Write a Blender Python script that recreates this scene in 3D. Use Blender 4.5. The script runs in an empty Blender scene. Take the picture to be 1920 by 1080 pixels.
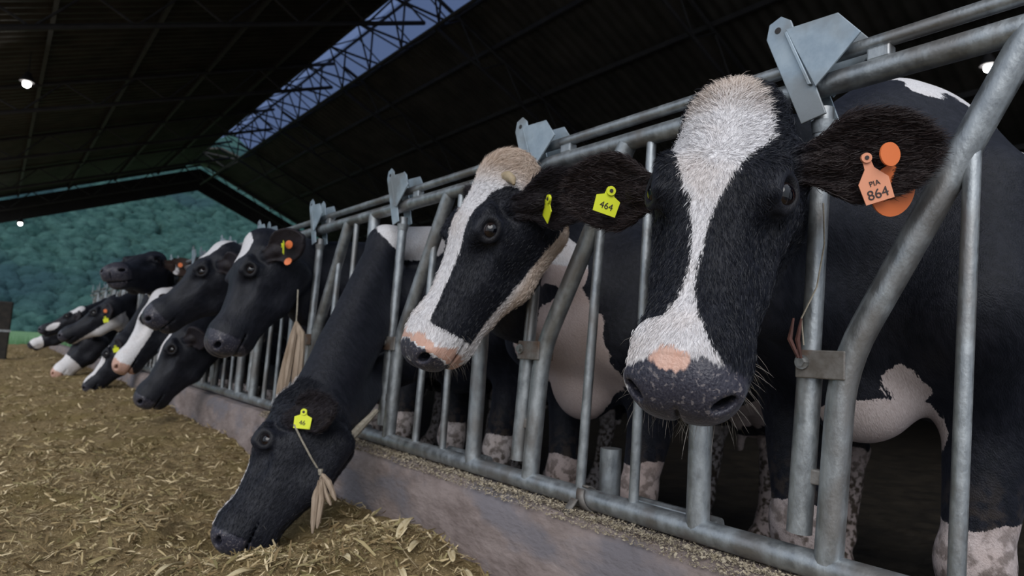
import bpy, math, random, time
import numpy as np
T0 = time.time()
sc = bpy.context.scene
COL = sc.collection
random.seed(5)
rng = np.random.default_rng(7)

# ------------------------------------------------------------------ camera
CAM_POS = np.array([-1.25, 0.0, 0.90])
yaw, pitch, roll = 0.67627, 0.10320, 0.058735
fw = np.array([math.sin(yaw)*math.cos(pitch), math.cos(yaw)*math.cos(pitch), math.sin(pitch)])
rt = np.cross(fw, [0, 0, 1]); rt /= np.linalg.norm(rt); up = np.cross(rt, fw)
cr, sr = math.cos(roll), math.sin(roll)
rt, up = cr*rt + sr*up, -sr*rt + cr*up
cam = bpy.data.cameras.new('camera')
cam.sensor_width = 36.0
cam.lens = 1200.0/1920.0*36.0
cam.clip_start = 0.02; cam.clip_end = 900
cam.dof.use_dof = True
cam.dof.focus_distance = 1.15
cam.dof.aperture_fstop = 5.0
co = bpy.data.objects.new('camera', cam); COL.objects.link(co)
from mathutils import Matrix, Vector
co.matrix_world = Matrix(((rt[0], up[0], -fw[0], CAM_POS[0]), (rt[1], up[1], -fw[1], CAM_POS[1]),
                          (rt[2], up[2], -fw[2], CAM_POS[2]), (0, 0, 0, 1)))
sc.camera = co

# ------------------------------------------------------------------ world, light, exposure
sc.view_settings.view_transform = 'Standard'
sc.view_settings.look = 'None'
sc.view_settings.gamma = 1.0
sc.view_settings.use_curve_mapping = False
sc.view_settings.exposure = 0.0
w = bpy.data.worlds.new('overcast_sky'); sc.world = w; w.use_nodes = True
nt = w.node_tree; nt.nodes.clear()
out = nt.nodes.new('ShaderNodeOutputWorld'); bg = nt.nodes.new('ShaderNodeBackground')
tc = nt.nodes.new('ShaderNodeTexCoord'); sp = nt.nodes.new('ShaderNodeSeparateXYZ'); rp = nt.nodes.new('ShaderNodeValToRGB')
nt.links.new(tc.outputs['Generated'], sp.inputs[0]); nt.links.new(sp.outputs['Z'], rp.inputs[0])
rp.color_ramp.elements[0].position = 0.0; rp.color_ramp.elements[0].color = (.60, .66, .74, 1)
rp.color_ramp.elements[1].position = 0.6; rp.color_ramp.elements[1].color = (.78, .86, 1.0, 1)
nt.links.new(rp.outputs[0], bg.inputs[0]); bg.inputs[1].default_value = 1.0
nt.links.new(bg.outputs[0], out.inputs[0])
sl = bpy.data.lights.new('veiled_sun', 'SUN'); sl.energy = 2.2; sl.angle = math.radians(50); sl.color = (1.0, .98, .96)
so = bpy.data.objects.new('veiled_sun', sl); COL.objects.link(so)
SUN_FROM = Vector((-0.9, -0.8, 1.0))          # direction towards the sun
so.rotation_euler = SUN_FROM.to_track_quat('Z', 'Y').to_euler()
so.location = (-6, -6, 8)

# ------------------------------------------------------------------ helpers
def link(name, me, mat=None, parent=None):
    o = bpy.data.objects.new(name, me); COL.objects.link(o)
    if mat is not None: me.materials.append(mat)
    if parent is not None: o.parent = parent
    return o
def tag(o, label=None, cat=None, group=None, kind=None):
    if label: o['label'] = label
    if cat: o['category'] = cat
    if group: o['group'] = group
    if kind: o['kind'] = kind
    return o
def empty(name, loc=(0, 0, 0)):
    o = bpy.data.objects.new(name, None); o.location = loc; o.empty_display_size = .1; COL.objects.link(o); return o
class MB:
    def __init__(s): s.v = []; s.f = []; s.n = 0
    def add(s, v, f):
        s.v.append(np.asarray(v, float)); s.f += [tuple(int(i) + s.n for i in q) for q in f]; s.n += len(v)
    def box(s, c, d, R=None):
        c = np.array(c, float); h = np.array(d, float)/2
        v = np.array([[x, y, z] for x in (-1, 1) for y in (-1, 1) for z in (-1, 1)])*h
        if R is not None: v = v @ np.array(R).T
        s.add(v + c, [(0, 1, 3, 2), (4, 6, 7, 5), (0, 4, 5, 1), (2, 3, 7, 6), (0, 2, 6, 4), (1, 5, 7, 3)])
    def tube(s, pts, r, n=16, cap=True):
        pts = [np.array(p, float) for p in pts]
        m = len(pts); rr = r if hasattr(r, '__len__') else [r]*m
        t = [(pts[min(i+1, m-1)] - pts[max(i-1, 0)]) for i in range(m)]
        t = [q/np.linalg.norm(q) for q in t]
        a = np.cross(t[0], [0, 0, 1]);
        if np.linalg.norm(a) < .1: a = np.cross(t[0], [1, 0, 0])
        a /= np.linalg.norm(a); V = []
        for i in range(m):
            a = a - t[i]*(a @ t[i]); a /= np.linalg.norm(a); b = np.cross(t[i], a)
            for k in range(n):
                an = 2*math.pi*k/n; V.append(pts[i] + rr[i]*(math.cos(an)*a + math.sin(an)*b))
        F = [(i*n+k, i*n+(k+1) % n, (i+1)*n+(k+1) % n, (i+1)*n+k) for i in range(m-1) for k in range(n)]
        if cap: F += [tuple(range(n))[::-1], tuple(range((m-1)*n, m*n))]
        s.add(V, F)
    def prism(s, poly, off):                       # poly: list of 3d points, off: extrusion vector
        n = len(poly); p = np.array(poly, float); q = p + np.array(off, float)
        F = [tuple(range(n)), tuple(range(n, 2*n))[::-1]] + [(i, i+n, (i+1) % n + n, (i+1) % n) for i in range(n)]
        s.add(np.vstack([p, q]), F)
    def mesh(s, name, smooth=True, auto=35):
        me = bpy.data.meshes.new(name); me.from_pydata(np.vstack(s.v).tolist(), [], s.f); me.update()
        if smooth:
            me.polygons.foreach_set('use_smooth', np.ones(len(me.polygons), bool))
            try: me.set_sharp_from_angle(angle=math.radians(auto))
            except Exception: pass
        return me
    def build(s, name, mat, parent=None, smooth=True, bevel=0):
        o = link(name, s.mesh(name, smooth), mat, parent)
        if bevel:
            b = o.modifiers.new('bevel', 'BEVEL'); b.width = bevel; b.segments = 2; b.limit_method = 'ANGLE'
        return o

def N(nt_, t, **k):
    n = nt_.nodes.new(t)
    for a, b in k.items(): setattr(n, a, b)
    return n
def newmat(name, col=(.5, .5, .5), rough=.6, metal=0.0, spec=None):
    m = bpy.data.materials.new(name); m.use_nodes = True
    b = m.node_tree.nodes['Principled BSDF']
    b.inputs['Base Color'].default_value = (*col, 1); b.inputs['Roughness'].default_value = rough; b.inputs['Metallic'].default_value = metal
    if spec is not None: b.inputs['Specular IOR Level'].default_value = spec
    return m
def noisy(name, c1, c2, scale=8, rough=.6, metal=0, bump=0, bscale=None, detail=6, stretch=(1, 1, 1), spec=None, c3=None, s3=3, dist=0.01, contrast=(.35, .65), rough2=None):
    m = newmat(name, c1, rough, metal, spec); t = m.node_tree; b = t.nodes['Principled BSDF']; L = t.links.new
    tc = N(t, 'ShaderNodeTexCoord'); mp = N(t, 'ShaderNodeMapping'); mp.inputs['Scale'].default_value = stretch
    L(tc.outputs['Object'], mp.inputs[0])
    n = N(t, 'ShaderNodeTexNoise'); n.inputs['Scale'].default_value = scale; n.inputs['Detail'].default_value = detail; n.inputs['Roughness'].default_value = .65
    L(mp.outputs[0], n.inputs[0])
    r = N(t, 'ShaderNodeValToRGB'); r.color_ramp.elements[0].position = contrast[0]; r.color_ramp.elements[1].position = contrast[1]
    r.color_ramp.elements[0].color = (*c1, 1); r.color_ramp.elements[1].color = (*c2, 1); L(n.outputs[0], r.inputs[0])
    src = r.outputs[0]
    if c3 is not None:
        n3 = N(t, 'ShaderNodeTexNoise'); n3.inputs['Scale'].default_value = s3; n3.inputs['Detail'].default_value = 5; L(mp.outputs[0], n3.inputs[0])
        r3 = N(t, 'ShaderNodeValToRGB'); r3.color_ramp.elements[0].position = .5; r3.color_ramp.elements[1].position = .62; L(n3.outputs[0], r3.inputs[0])
        mx = N(t, 'ShaderNodeMix', data_type='RGBA'); L(r3.outputs[0], mx.inputs[0]); L(src, mx.inputs[6]); mx.inputs[7].default_value = (*c3, 1); src = mx.outputs[2]
    L(src, b.inputs['Base Color'])
    if rough2 is not None:
        mr = N(t, 'ShaderNodeMapRange'); mr.inputs['To Min'].default_value = rough; mr.inputs['To Max'].default_value = rough2
        mr.inputs['From Min'].default_value = .35; mr.inputs['From Max'].default_value = .65
        L(n.outputs[0], mr.inputs[0]); L(mr.outputs[0], b.inputs['Roughness'])
    if bump:
        n2 = N(t, 'ShaderNodeTexNoise'); n2.inputs['Scale'].default_value = bscale or scale*4; n2.inputs['Detail'].default_value = 6; L(mp.outputs[0], n2.inputs[0])
        bp = N(t, 'ShaderNodeBump'); bp.inputs['Strength'].default_value = bump; bp.inputs['Distance'].default_value = dist
        L(n2.outputs[0], bp.inputs['Height']); L(bp.outputs[0], b.inputs['Normal'])
    return m

# value noise in numpy -----------------------------------------------------
_tab = np.random.default_rng(3).random(4096).astype(np.float32)
def _h(ix, iy, iz): return _tab[(ix*73 + iy*1571 + iz*947 + (ix*iy) % 131 + (iy*iz) % 337) & 4095]
def vnoise(P):
    P = np.asarray(P, np.float32); i = np.floor(P).astype(np.int64); f = P - i; f = f*f*(3-2*f)
    x, y, z = i[..., 0], i[..., 1], i[..., 2]; r = 0
    for dx in (0, 1):
        for dy in (0, 1):
            for dz in (0, 1):
                wgt = (f[..., 0] if dx else 1-f[..., 0])*(f[..., 1] if dy else 1-f[..., 1])*(f[..., 2] if dz else 1-f[..., 2])
                r = r + wgt*_h(x+dx, y+dy, z+dz)
    return r
def fbm(P, o=4):
    P = np.asarray(P, np.float32); r = 0; a = .5
    for k in range(o): r = r + a*(vnoise(P*(2.03**k) + 17.3*k)-.5); a *= .5
    return r

# ------------------------------------------------------------------ materials
M = {}
M['steel'] = noisy('galvanised_steel', (.28, .30, .315), (.46, .49, .51), scale=34, rough=.36, metal=.8, bump=.3, bscale=190, c3=(.27, .265, .26), s3=9, rough2=.56, dist=.002, stretch=(1, 1, .6))
M['steel_blue'] = noisy('galvanised_plate', (.32, .39, .45), (.46, .54, .60), scale=18, rough=.42, metal=.6, bump=.15, bscale=160, rough2=.6, dist=.002, c3=(.27, .29, .30), s3=6)
M['steel_brown'] = noisy('weathered_steel', (.14, .125, .11), (.26, .25, .24), scale=18, rough=.6, metal=.4, bump=.3, bscale=120, c3=(.14, .09, .065), s3=8, dist=.002)
M['bolt'] = noisy('bolt_steel', (.22, .22, .21), (.4, .4, .4), scale=60, rough=.4, metal=.8)
M['concrete'] = noisy('stained_concrete', (.15, .115, .105), (.34, .28, .265), scale=8, rough=.8, bump=.8, bscale=38, c3=(.18, .165, .18), s3=4.5, dist=.008, detail=10, contrast=(.3, .72), stretch=(1, .7, 1.5))
M['mud'] = noisy('pen_mud', (.012, .010, .008), (.035, .028, .02), scale=5, rough=.55, bump=.8, bscale=12, dist=.03)
M['floor'] = noisy('alley_concrete', (.05, .045, .04), (.11, .095, .08), scale=3, rough=.85, bump=.4, bscale=20)
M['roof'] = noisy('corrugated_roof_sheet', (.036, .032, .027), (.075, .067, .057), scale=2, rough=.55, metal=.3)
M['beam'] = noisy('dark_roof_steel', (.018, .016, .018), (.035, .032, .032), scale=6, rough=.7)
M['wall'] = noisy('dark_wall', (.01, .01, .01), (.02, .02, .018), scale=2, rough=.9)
M['eye'] = None
M['rope'] = noisy('baling_twine', (.25, .22, .17), (.42, .38, .31), scale=60, rough=.85, bump=.6, bscale=400, dist=.002)
M['husk'] = noisy('dry_husk', (.22, .16, .11), (.42, .33, .25), scale=14, rough=.8, bump=.6, bscale=60, stretch=(3, 3, .4), dist=.004)
M['horn'] = noisy('horn', (.25, .18, .10), (.45, .37, .25), scale=20, rough=.5)
M['yellow'] = newmat('yellow_plastic', (.72, .78, .03), .45)
M['orange'] = newmat('orange_plastic', (.80, .20, .06), .45)
M['salmon'] = newmat('pale_orange_plastic', (.74, .30, .17), .5)
M['ink'] = newmat('tag_ink', (.03, .02, .02), .6)

# ------------------------------------------------------------------ setting: floors, curb
def grid_mesh(name, xs, ys, zf, smooth=True):
    X, Y = np.meshgrid(xs, ys, indexing='ij'); Z = zf(X, Y)
    V = np.stack([X, Y, Z], -1).reshape(-1, 3); nx, ny = X.shape
    a = (np.arange(nx-1)[:, None]*ny + np.arange(ny-1)[None]).ravel()
    F = np.stack([a, a+ny, a+ny+1, a+1], -1)
    me = bpy.data.meshes.new(name); me.vertices.add(len(V)); me.vertices.foreach_set('co', V.astype(np.float32).ravel())
    me.loops.add(F.size); me.loops.foreach_set('vertex_index', F.astype(np.int32).ravel())
    me.polygons.add(len(F)); me.polygons.foreach_set('loop_start', np.arange(0, F.size, 4, dtype=np.int32))
    me.polygons.foreach_set('loop_total', np.full(len(F), 4, np.int32)); me.update(calc_edges=True)
    if smooth: me.polygons.foreach_set('use_smooth', np.ones(len(F), bool))
    return me
b = MB(); b.box((-5.0, 11, -.06), (10.2, 30, .12))
tag(b.build('floor', M['floor'], smooth=False), kind='structure')
pen = grid_mesh('floor_pen', np.linspace(.14, 16, 120), np.linspace(-3, 26, 180), lambda X, Y: -.03 + .05*fbm(np.stack([X*2, Y*2, X*0], -1)))
tag(link('floor_pen', pen, M['mud']), kind='structure')

# curb: low concrete wall with a worn top edge
CZ = .505
def curb():
    ys = np.concatenate([np.arange(-1.6, 4, .025), np.arange(4, 25, .12)])
    prof = [(-.085, -.02), (-.085, .12), (-.083, .25), (-.080, .36), (-.078, .45), (-.070, .485), (-.05, .503), (0, .508), (.06, .505), (.11, .50), (.13, .47), (.135, .3), (.135, -.02)]
    V = []
    for y in ys:
        for (x, z) in prof:
            n1 = float(fbm(np.array([x*9, y*6, z*9]), 4)); n2 = float(fbm(np.array([x*30, y*22, z*30]), 2))
            k = .010*n1*2 + .004*n2
            edge = 1.8 if .44 < z < .504 else 1
            V.append((x + k*edge*(1 if x < 0 else 0), y, z + (.010*n1 + .004*n2)*edge*(z > .44)))
    m = len(prof); F = [(i*m+j, i*m+j+1, (i+1)*m+j+1, (i+1)*m+j) for i in range(len(ys)-1) for j in range(m-1)]
    b = MB(); b.add(V, F); return b
tag(curb().build('trim_1', M['concrete']), kind='structure')

# ------------------------------------------------------------------ roof
RX, RZ, SL = 3.82, 6.9, .417          # ridge x, ridge z, slope
Y0, Y1 = -.6, 24.3
HW = .58                               # half width of ridge opening
def roof_sheet(side, name):
    # corrugated: ribs run down the slope, wave along y
    per = .20; ys = np.arange(Y0 if side < 0 else -2.6, Y1, per/6)
    us = np.array([HW, 6.45]) if side < 0 else np.array([HW, 12.5])
    V = []; nu = 2
    wv = .022*np.clip(np.sin(ys/per*2*math.pi)*1.6, -1, 1)
    X = RX + side*us[None, :] + 0*ys[:, None]; Z = RZ - SL*us[None, :] + wv[:, None]; Y = ys[:, None] + 0*us[None]
    V = np.stack([X, Y, Z], -1).reshape(-1, 3)
    F = [(i*2, i*2+1, i*2+3, i*2+2) for i in range(len(ys)-1)]
    b = MB(); b.add(V, F)
    V2 = V.copy(); V2[:, 2] += .004; b.add(V2, F)
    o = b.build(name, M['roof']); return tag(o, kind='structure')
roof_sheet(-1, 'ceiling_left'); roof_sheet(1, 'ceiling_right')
# translucent ridge sheet over the opening
rm = bpy.data.materials.new('translucent_ridge_sheet'); rm.use_nodes = True
t = rm.node_tree; t.nodes.clear(); o_ = N(t, 'ShaderNodeOutputMaterial'); tr = N(t, 'ShaderNodeBsdfTranslucent'); df = N(t, 'ShaderNodeBsdfDiffuse'); mx = N(t, 'ShaderNodeMixShader')
tr.inputs[0].default_value = (.40, .47, .62, 1); df.inputs[0].default_value = (.2, .22, .28, 1); mx.inputs[0].default_value = .25
t.links.new(tr.outputs[0], mx.inputs[1]); t.links.new(df.outputs[0], mx.inputs[2]); t.links.new(mx.outputs[0], o_.inputs[0])
b = MB(); RY1 = 20.4
for s in (-1, 1):
    b.prism([(RX+s*.68, Y0, RZ-SL*.68+.035), (RX, Y0, RZ+.22), (RX, RY1, RZ+.22), (RX+s*.68, RY1, RZ-SL*.68+.035)], (0, 0, .012))
tag(b.build('ceiling_ridge_sheet', rm, smooth=False), kind='structure')
b = MB()    # closed end cap of the roof beyond the opening
for s in (-1, 1):
    b.prism([(RX, 21.6, RZ), (RX+s*.8, 21.6, RZ-SL*.5), (RX+s*.8, Y1, RZ-SL*.5), (RX, Y1, RZ)], (0, 0, .05))
tag(b.build('ceiling_ridge_end', M['roof'], smooth=False), kind='structure')
# gable fascia at the far end, open below
b = MB()
zt = lambda x: RZ - .13 - SL*abs(x-RX); zb = lambda x: 5.98 - .40*abs(x-RX)
for s in (-1, 1):
    n = 16
    for i in range(n):
        W_ = 6.45 if s < 0 else 11.5; x0 = RX+s*W_*i/n; x1 = RX+s*W_*(i+1)/n
        b.prism([(x0, Y1-.02, zt(x0)), (x1, Y1-.02, zt(x1)), (x1, Y1-.02, zb(x1)), (x0, Y1-.02, zb(x0))], (0, .05, 0))
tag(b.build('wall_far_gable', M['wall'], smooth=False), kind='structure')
b = MB(); b.box((15.6, 11, 1.4), (.1, 28, 4.0)); tag(b.build('wall_right_blocker', M['wall'], smooth=False), kind='structure')  # side wall added to keep daylight out behind the cows
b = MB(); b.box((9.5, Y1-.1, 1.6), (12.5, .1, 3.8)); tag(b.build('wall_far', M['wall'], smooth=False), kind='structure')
b = MB(); b.box((8.9, -2.9, 2.6), (13.4, .1, 5.6)); tag(b.build('wall_near_blocker', M['wall'], smooth=False), kind='structure')  # unseen wall behind the camera, added to shade the pen

# purlins and lattice trusses
def truss_line(y, name='roof_truss'):
    root = empty(name, (RX, y, RZ))
    for s in (-1, 1):
        b = MB(); c = MB(); d = MB()
        up_ = lambda u: np.array([s*u, 0, -SL*u-.10]); lo = lambda u: np.array([s*u, 0, -SL*u-.62+.02*u])
        E_ = 6.3 if s < 0 else 11; b.tube([up_(.1), up_(E_)], .035, 6); c.tube([lo(.1), lo(E_)], .035, 6)
        for i in range(6 if s < 0 else 11):
            d.tube([lo(.1+i), up_(.6+i)], .016, 5); d.tube([up_(.6+i), lo(1.1+i)], .016, 5)
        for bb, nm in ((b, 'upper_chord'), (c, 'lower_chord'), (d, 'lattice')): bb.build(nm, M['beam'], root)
    return root
TL = ['dark lattice roof truss nearest the camera', 'second dark lattice roof truss from the camera', 'third dark lattice roof truss from the camera', 'dark lattice roof truss near the middle of the barn', 'fifth dark lattice roof truss, before the last two', 'dark lattice roof truss one before the far gable', 'farthest dark lattice roof truss beside the open gable']
for i, y in enumerate((1.5, 5.2, 8.9, 12.6, 16.3, 20.0, 23.7)):
    tag(truss_line(y), TL[i], 'roof truss', 'roof trusses')
root = empty('ridge_girder', (RX, 0, RZ))          # longitudinal lattice right under the ridge opening
for s in (-1, 1):
    b = MB(); b.tube([(s*HW, Y0, -.25), (s*HW, Y1-.3, -.25)], .04, 6); b.build('edge_beam', M['beam'], root)
b = MB(); b.tube([(0, Y0, -.75), (0, Y1-.3, -.75)], .03, 6); b.tube([(0, Y0, .12), (0, 20.2, .12)], .03, 6); b.build('ridge_chord', M['beam'], root)
b = MB(); y = Y0; k = 0
while y < Y1-1.4:
    b.tube([(-HW, y, -.25), (HW, y, -.25)], .022, 5); b.tube([(-HW, y, -.25), (0, y+.6, -.75)], .016, 5)
    b.tube([(HW, y, -.25), (0, y+.6, -.75)], .016, 5); b.tube([(0, y+.6, -.75), (-HW, y+1.23, -.25)], .016, 5)
    b.tube([(0, y+.6, -.75), (HW, y+1.23, -.25)], .016, 5)
    if y < 19.8: b.tube([(0, y+.6, -.75), (0, y+.6, .12)], .02, 5); b.tube([(-HW, y, -.25), (0, y, .12)], .014, 5); b.tube([(HW, y, -.25), (0, y, .12)], .014, 5)
    y += 1.23
b.build('lattice', M['beam'], root)
tag(root, 'dark lattice girder running along the open ridge skylight', 'girder')
root = empty('roof_purlins', (RX, 0, RZ))
for s in (-1, 1):
    for u in (1.3, 2.5, 3.7, 4.9, 6.1, 7.3, 8.5, 9.7):
        if s < 0 and u > 6.2: continue
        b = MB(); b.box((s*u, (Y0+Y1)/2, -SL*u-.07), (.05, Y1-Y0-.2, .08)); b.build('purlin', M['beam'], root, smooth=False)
tag(root, 'dark parallel purlins under both corrugated roof slopes', 'purlins')

# ------------------------------------------------------------------ lamps
def lamp(loc, e, label):
    root = empty('high_bay_lamp', loc)
    b = MB(); b.tube([(0, 0, .02), (0, 0, .06), (0, 0, .12), (0, 0, .16)], [.09, .08, .05, .03], 20); b.build('lamp_shade', M['beam'], root)
    b = MB(); b.tube([(0, 0, .16), (0, 0, .55)], .008, 6); b.build('cord', M['beam'], root)
    em = bpy.data.materials.get('lamp_glow')
    if em is None:
        em = bpy.data.materials.new('lamp_glow'); em.use_nodes = True; t = em.node_tree; t.nodes.clear()
        o_ = N(t, 'ShaderNodeOutputMaterial'); e_ = N(t, 'ShaderNodeEmission'); e_.inputs[0].default_value = (1, .97, .95, 1); e_.inputs[1].default_value = 30
        t.links.new(e_.outputs[0], o_.inputs[0])
    b = MB(); R_ = .05; V = []; F = []
    for i in range(9):
        for k in range(16):
            a = math.pi*i/8; V.append((R_*math.sin(a)*math.cos(k*math.pi/8), R_*math.sin(a)*math.sin(k*math.pi/8), -.01+R_*math.cos(a)))
    F = [(i*16+k, i*16+(k+1) % 16, (i+1)*16+(k+1) % 16, (i+1)*16+k) for i in range(8) for k in range(16)]
    b.add(V, F); b.build('bulb', em, root)
    tag(root, label, 'lamp', 'barn lamps')
lamp((-1.25, 11.2, 4.30), 60, 'small bright lamp under the left roof slope, higher of two')
lamp((-.95, 23.3, 3.84), 60, 'small bright lamp at the gable edge above the hillside')
lamp((7.3, 2.15, 4.5), 80, 'bright lamp behind the pipes at upper right')

# ------------------------------------------------------------------ outdoors
hm = noisy('hazed_hillside_canopy', (.012, .038, .037), (.050, .108, .098), scale=.35, rough=1.0, bump=1.0, bscale=1.2, dist=.5, contrast=(.3, .7), spec=.05, c3=(.024, .054, .062), s3=.03)  # distance haze is mixed into the blue-green canopy colours, no real mist
def hill():
    xs = np.linspace(-260, 330, 200); ys = np.linspace(110, 470, 110)
    X, Y = np.meshgrid(xs, ys, indexing='ij')
    base = lambda X, Y: np.clip((Y-150)*.52, 0, 150) + 14*fbm(np.stack([X/70, Y/70, X*0], -1)) - 1
    r = np.random.default_rng(11)
    import bmesh
    bm = bmesh.new(); bmesh.ops.create_icosphere(bm, subdivisions=2, radius=1)
    iv = np.array([v.co[:] for v in bm.verts]); jf = np.array([[v.index for v in f.verts] for f in bm.faces]); bm.free()
    n = 13000; x = r.uniform(-50, 135, n); y = 140 + 190*r.random(n)**1.15; z = base(x, y); sc_ = r.uniform(1.1, 2.9, n)*(.75+y*.0016)
    prot = [iv*(1+1.1*fbm(iv*2.9+k*9.7, 3))[:, None] for k in range(8)]
    V = np.stack([prot[i % 8] for i in range(n)])*(sc_[:, None, None]*np.stack([np.ones(n), np.ones(n), r.uniform(.8, 1.3, n)], -1)[:, None, :])
    V = (V + np.stack([x, y, z+sc_*.45], -1)[:, None]).reshape(-1, 3).astype(np.float32)
    F = (jf[None] + (np.arange(n)*len(iv))[:, None, None]).reshape(-1, 3)
    me = bpy.data.meshes.new('forested_hillside'); me.vertices.add(len(V)); me.vertices.foreach_set('co', V.ravel())
    me.loops.add(F.size); me.loops.foreach_set('vertex_index', F.astype(np.int32).ravel()); me.polygons.add(len(F))
    me.polygons.foreach_set('loop_start', np.arange(0, F.size, 3, dtype=np.int32)); me.polygons.foreach_set('loop_total', np.full(len(F), 3, np.int32)); me.update(calc_edges=True)
    me.polygons.foreach_set('use_smooth', np.ones(len(F), bool))
    tag(link('forested_hillside', me, hm), 'forest canopy, haze painted into its blue-green colour, covering the hillside beyond the barn', 'forest', kind='stuff')
    g = grid_mesh('ground_hill', xs, ys, base); tag(link('ground_hill', g, hm), kind='structure')
hill()
gm = noisy('meadow_grass', (.06, .12, .055), (.12, .22, .11), scale=.8, rough=1, spec=.1)
b = MB(); b.box((0, 90, -.26), (500, 130, .3)); tag(b.build('ground_meadow', gm, smooth=False), kind='structure')
b = MB(); V = []
r = np.random.default_rng(2)
for i in range(4000):
    x = r.uniform(-6, 4); y = r.uniform(25.6, 31); h_ = r.uniform(.25, .75); a = r.uniform(0, 6.28); w_ = r.uniform(.01, .03)
    V.append(((x, y, -.15), (x+w_*math.cos(a), y+w_*math.sin(a), -.15), (x+r.normal()*.1, y+r.normal()*.1, -.1+h_)))
for q in V: b.add(q, [(0, 1, 2)])
tag(b.build('tall_grass', noisy('bright_grass', (.04, .12, .04), (.08, .20, .07), scale=2, rough=.9), smooth=False), 'bright green grass fringe outside the far end of the barn', 'grass', kind='stuff')
root = empty('timber_post', (-1.13, 13.2, 0))
b = MB(); b.box((0, 0, .62), (.22, .22, 1.3)); b.build('post', noisy('dark_timber', (.012, .011, .01), (.03, .025, .02), scale=12, rough=.8), root, bevel=.02, smooth=False)
b = MB(); b.box((0, 0, .80), (.235, .235, .035)); b.build('band', M['steel'], root, smooth=False)
tag(root, 'dark timber post with a pale metal band at far left', 'post')

# ------------------------------------------------------------------ feed
def feed_z(X, Y):
    X = np.asarray(X, float); Y = np.asarray(Y, float); P = np.stack([X, Y, X*0], -1)
    z = .232 + .05*fbm(P*1.1, 3)*2 + .050*fbm(P*3.5+9, 3)*2 + .026*fbm(P*13+3, 3)*2
    near = np.exp(-((X+.15)/.22)**2)
    z = z + .045*near*(Y < 8) + .10*np.clip((Y-3)/3, 0, 1)*np.exp(-((X+.35)/.5)**2)
    z = z - .075*np.exp(-(((X+.55)/.20)**2 + ((Y-2.25)/.28)**2)) + .05*np.exp(-(((X+.78)/.16)**2 + ((Y-2.35)/.35)**2))
    z = z + .05*np.exp(-(((X+.28)/.15)**2 + ((Y-2.0)/.35)**2)) + .04*np.exp(-(((X+.25)/.18)**2 + ((Y-1.55)/.3)**2))
    z = z - .05*np.exp(-(((X+1.3)/.5)**2 + ((Y-5.2)/1.2)**2)) + .10*np.clip((Y-7)/6, 0, 1)*np.exp(-((X+1.2)/1.3)**2)
    z = z + .07*np.exp(-(((X+.72)/.22)**2 + ((Y-1.80)/.30)**2)) + .05*np.exp(-(((X+.45)/.25)**2 + ((Y-1.75)/.3)**2))
    z = z - .22*np.clip((-X-2.6)/2.0, 0, 1)
    return z
fm = noisy('chopped_maize_silage', (.13, .092, .047), (.36, .27, .145), scale=55, rough=.95, bump=1.0, bscale=170, c3=(.20, .15, .068), s3=3.0, dist=.01, spec=.1, contrast=(.3, .7))
xs = -.075 - np.concatenate([np.arange(0, 1.6, .014), np.arange(1.6, 5.2, .06)])[::-1]
ys = np.concatenate([np.arange(-.9, 4.2, .014), np.arange(4.2, 22, .07)])
fl = grid_mesh('silage_bed', xs, ys, feed_z)
fo = link('chopped_feed', fl, fm)
tag(fo, 'thick bed of golden chopped maize silage along the feed alley', 'animal feed', kind='stuff')
def flakes(n, yr, xr, smin, smax, seed, wide):
    r = np.random.default_rng(seed)
    y = r.uniform(*yr, n); x = -.09 - (r.random(n)**.9)*xr
    L = smin + (smax-smin)*r.random(n)**6; W = L*r.uniform(.08, .26, n)*wide; W = np.minimum(W, .012)
    a = r.uniform(0, 2*math.pi, n); pt = r.normal(0, .35, n); rl = r.normal(0, .6, n)
    d = np.stack([np.cos(a)*np.cos(pt), np.sin(a)*np.cos(pt), np.sin(pt)], -1)
    s = np.stack([-np.sin(a), np.cos(a), 0*a], -1); nn = np.cross(d, s); s = s*np.cos(rl)[:, None] + nn*np.sin(rl)[:, None]; nn = np.cross(d, s)
    c = np.stack([x, y, feed_z(x, y) + .004 + np.abs(np.sin(pt))*L*.35 + r.uniform(0, .008, n)], -1)
    dv = d*(L/2)[:, None]; sv = s*(W/2)[:, None]; bend = nn*(L*r.normal(0, .10, n))[:, None]
    V = np.stack([c-dv-sv*.6, c-dv+sv*.6, c+sv+bend, c-sv+bend, c+dv+sv*.3, c+dv-sv*.3], 1).reshape(-1, 3)
    i = np.arange(n)*6
    F = np.concatenate([np.stack([i, i+1, i+2, i+3], -1), np.stack([i+3, i+2, i+4, i+5], -1)])
    tone = np.repeat(r.random(n), 6)
    return V, F, tone
sets = [flakes(60000, (.2, 2.0), 1.0, .004, .042, 1, .8), flakes(60000, (1.6, 4.2), 1.8, .005, .050, 2, .8), flakes(26000, (4.0, 8), 2.4, .008, .06, 3, 1.0), flakes(9000, (8, 18), 2.6, .02, .08, 4, 1),
        flakes(500, (.9, 2.9), .9, .05, .11, 5, .9)]
V = np.vstack([s[0] for s in sets]); off = np.cumsum([0]+[len(s[0]) for s in sets]); F = np.vstack([s[1]+off[i] for i, s in enumerate(sets)]); tone = np.concatenate([s[2] for s in sets])
me = bpy.data.meshes.new('feed_flakes'); me.vertices.add(len(V)); me.vertices.foreach_set('co', V.astype(np.float32).ravel())
me.loops.add(F.size); me.loops.foreach_set('vertex_index', F.astype(np.int32).ravel()); me.polygons.add(len(F))
me.polygons.foreach_set('loop_start', np.arange(0, F.size, 4, dtype=np.int32)); me.polygons.foreach_set('loop_total', np.full(len(F), 4, np.int32)); me.update(calc_edges=True)
at = me.attributes.new('tone', 'FLOAT', 'POINT'); at.data.foreach_set('value', tone.astype(np.float32))
sm = newmat('straw_flakes', (.4, .3, .15), .8, spec=.2); t = sm.node_tree
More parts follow.
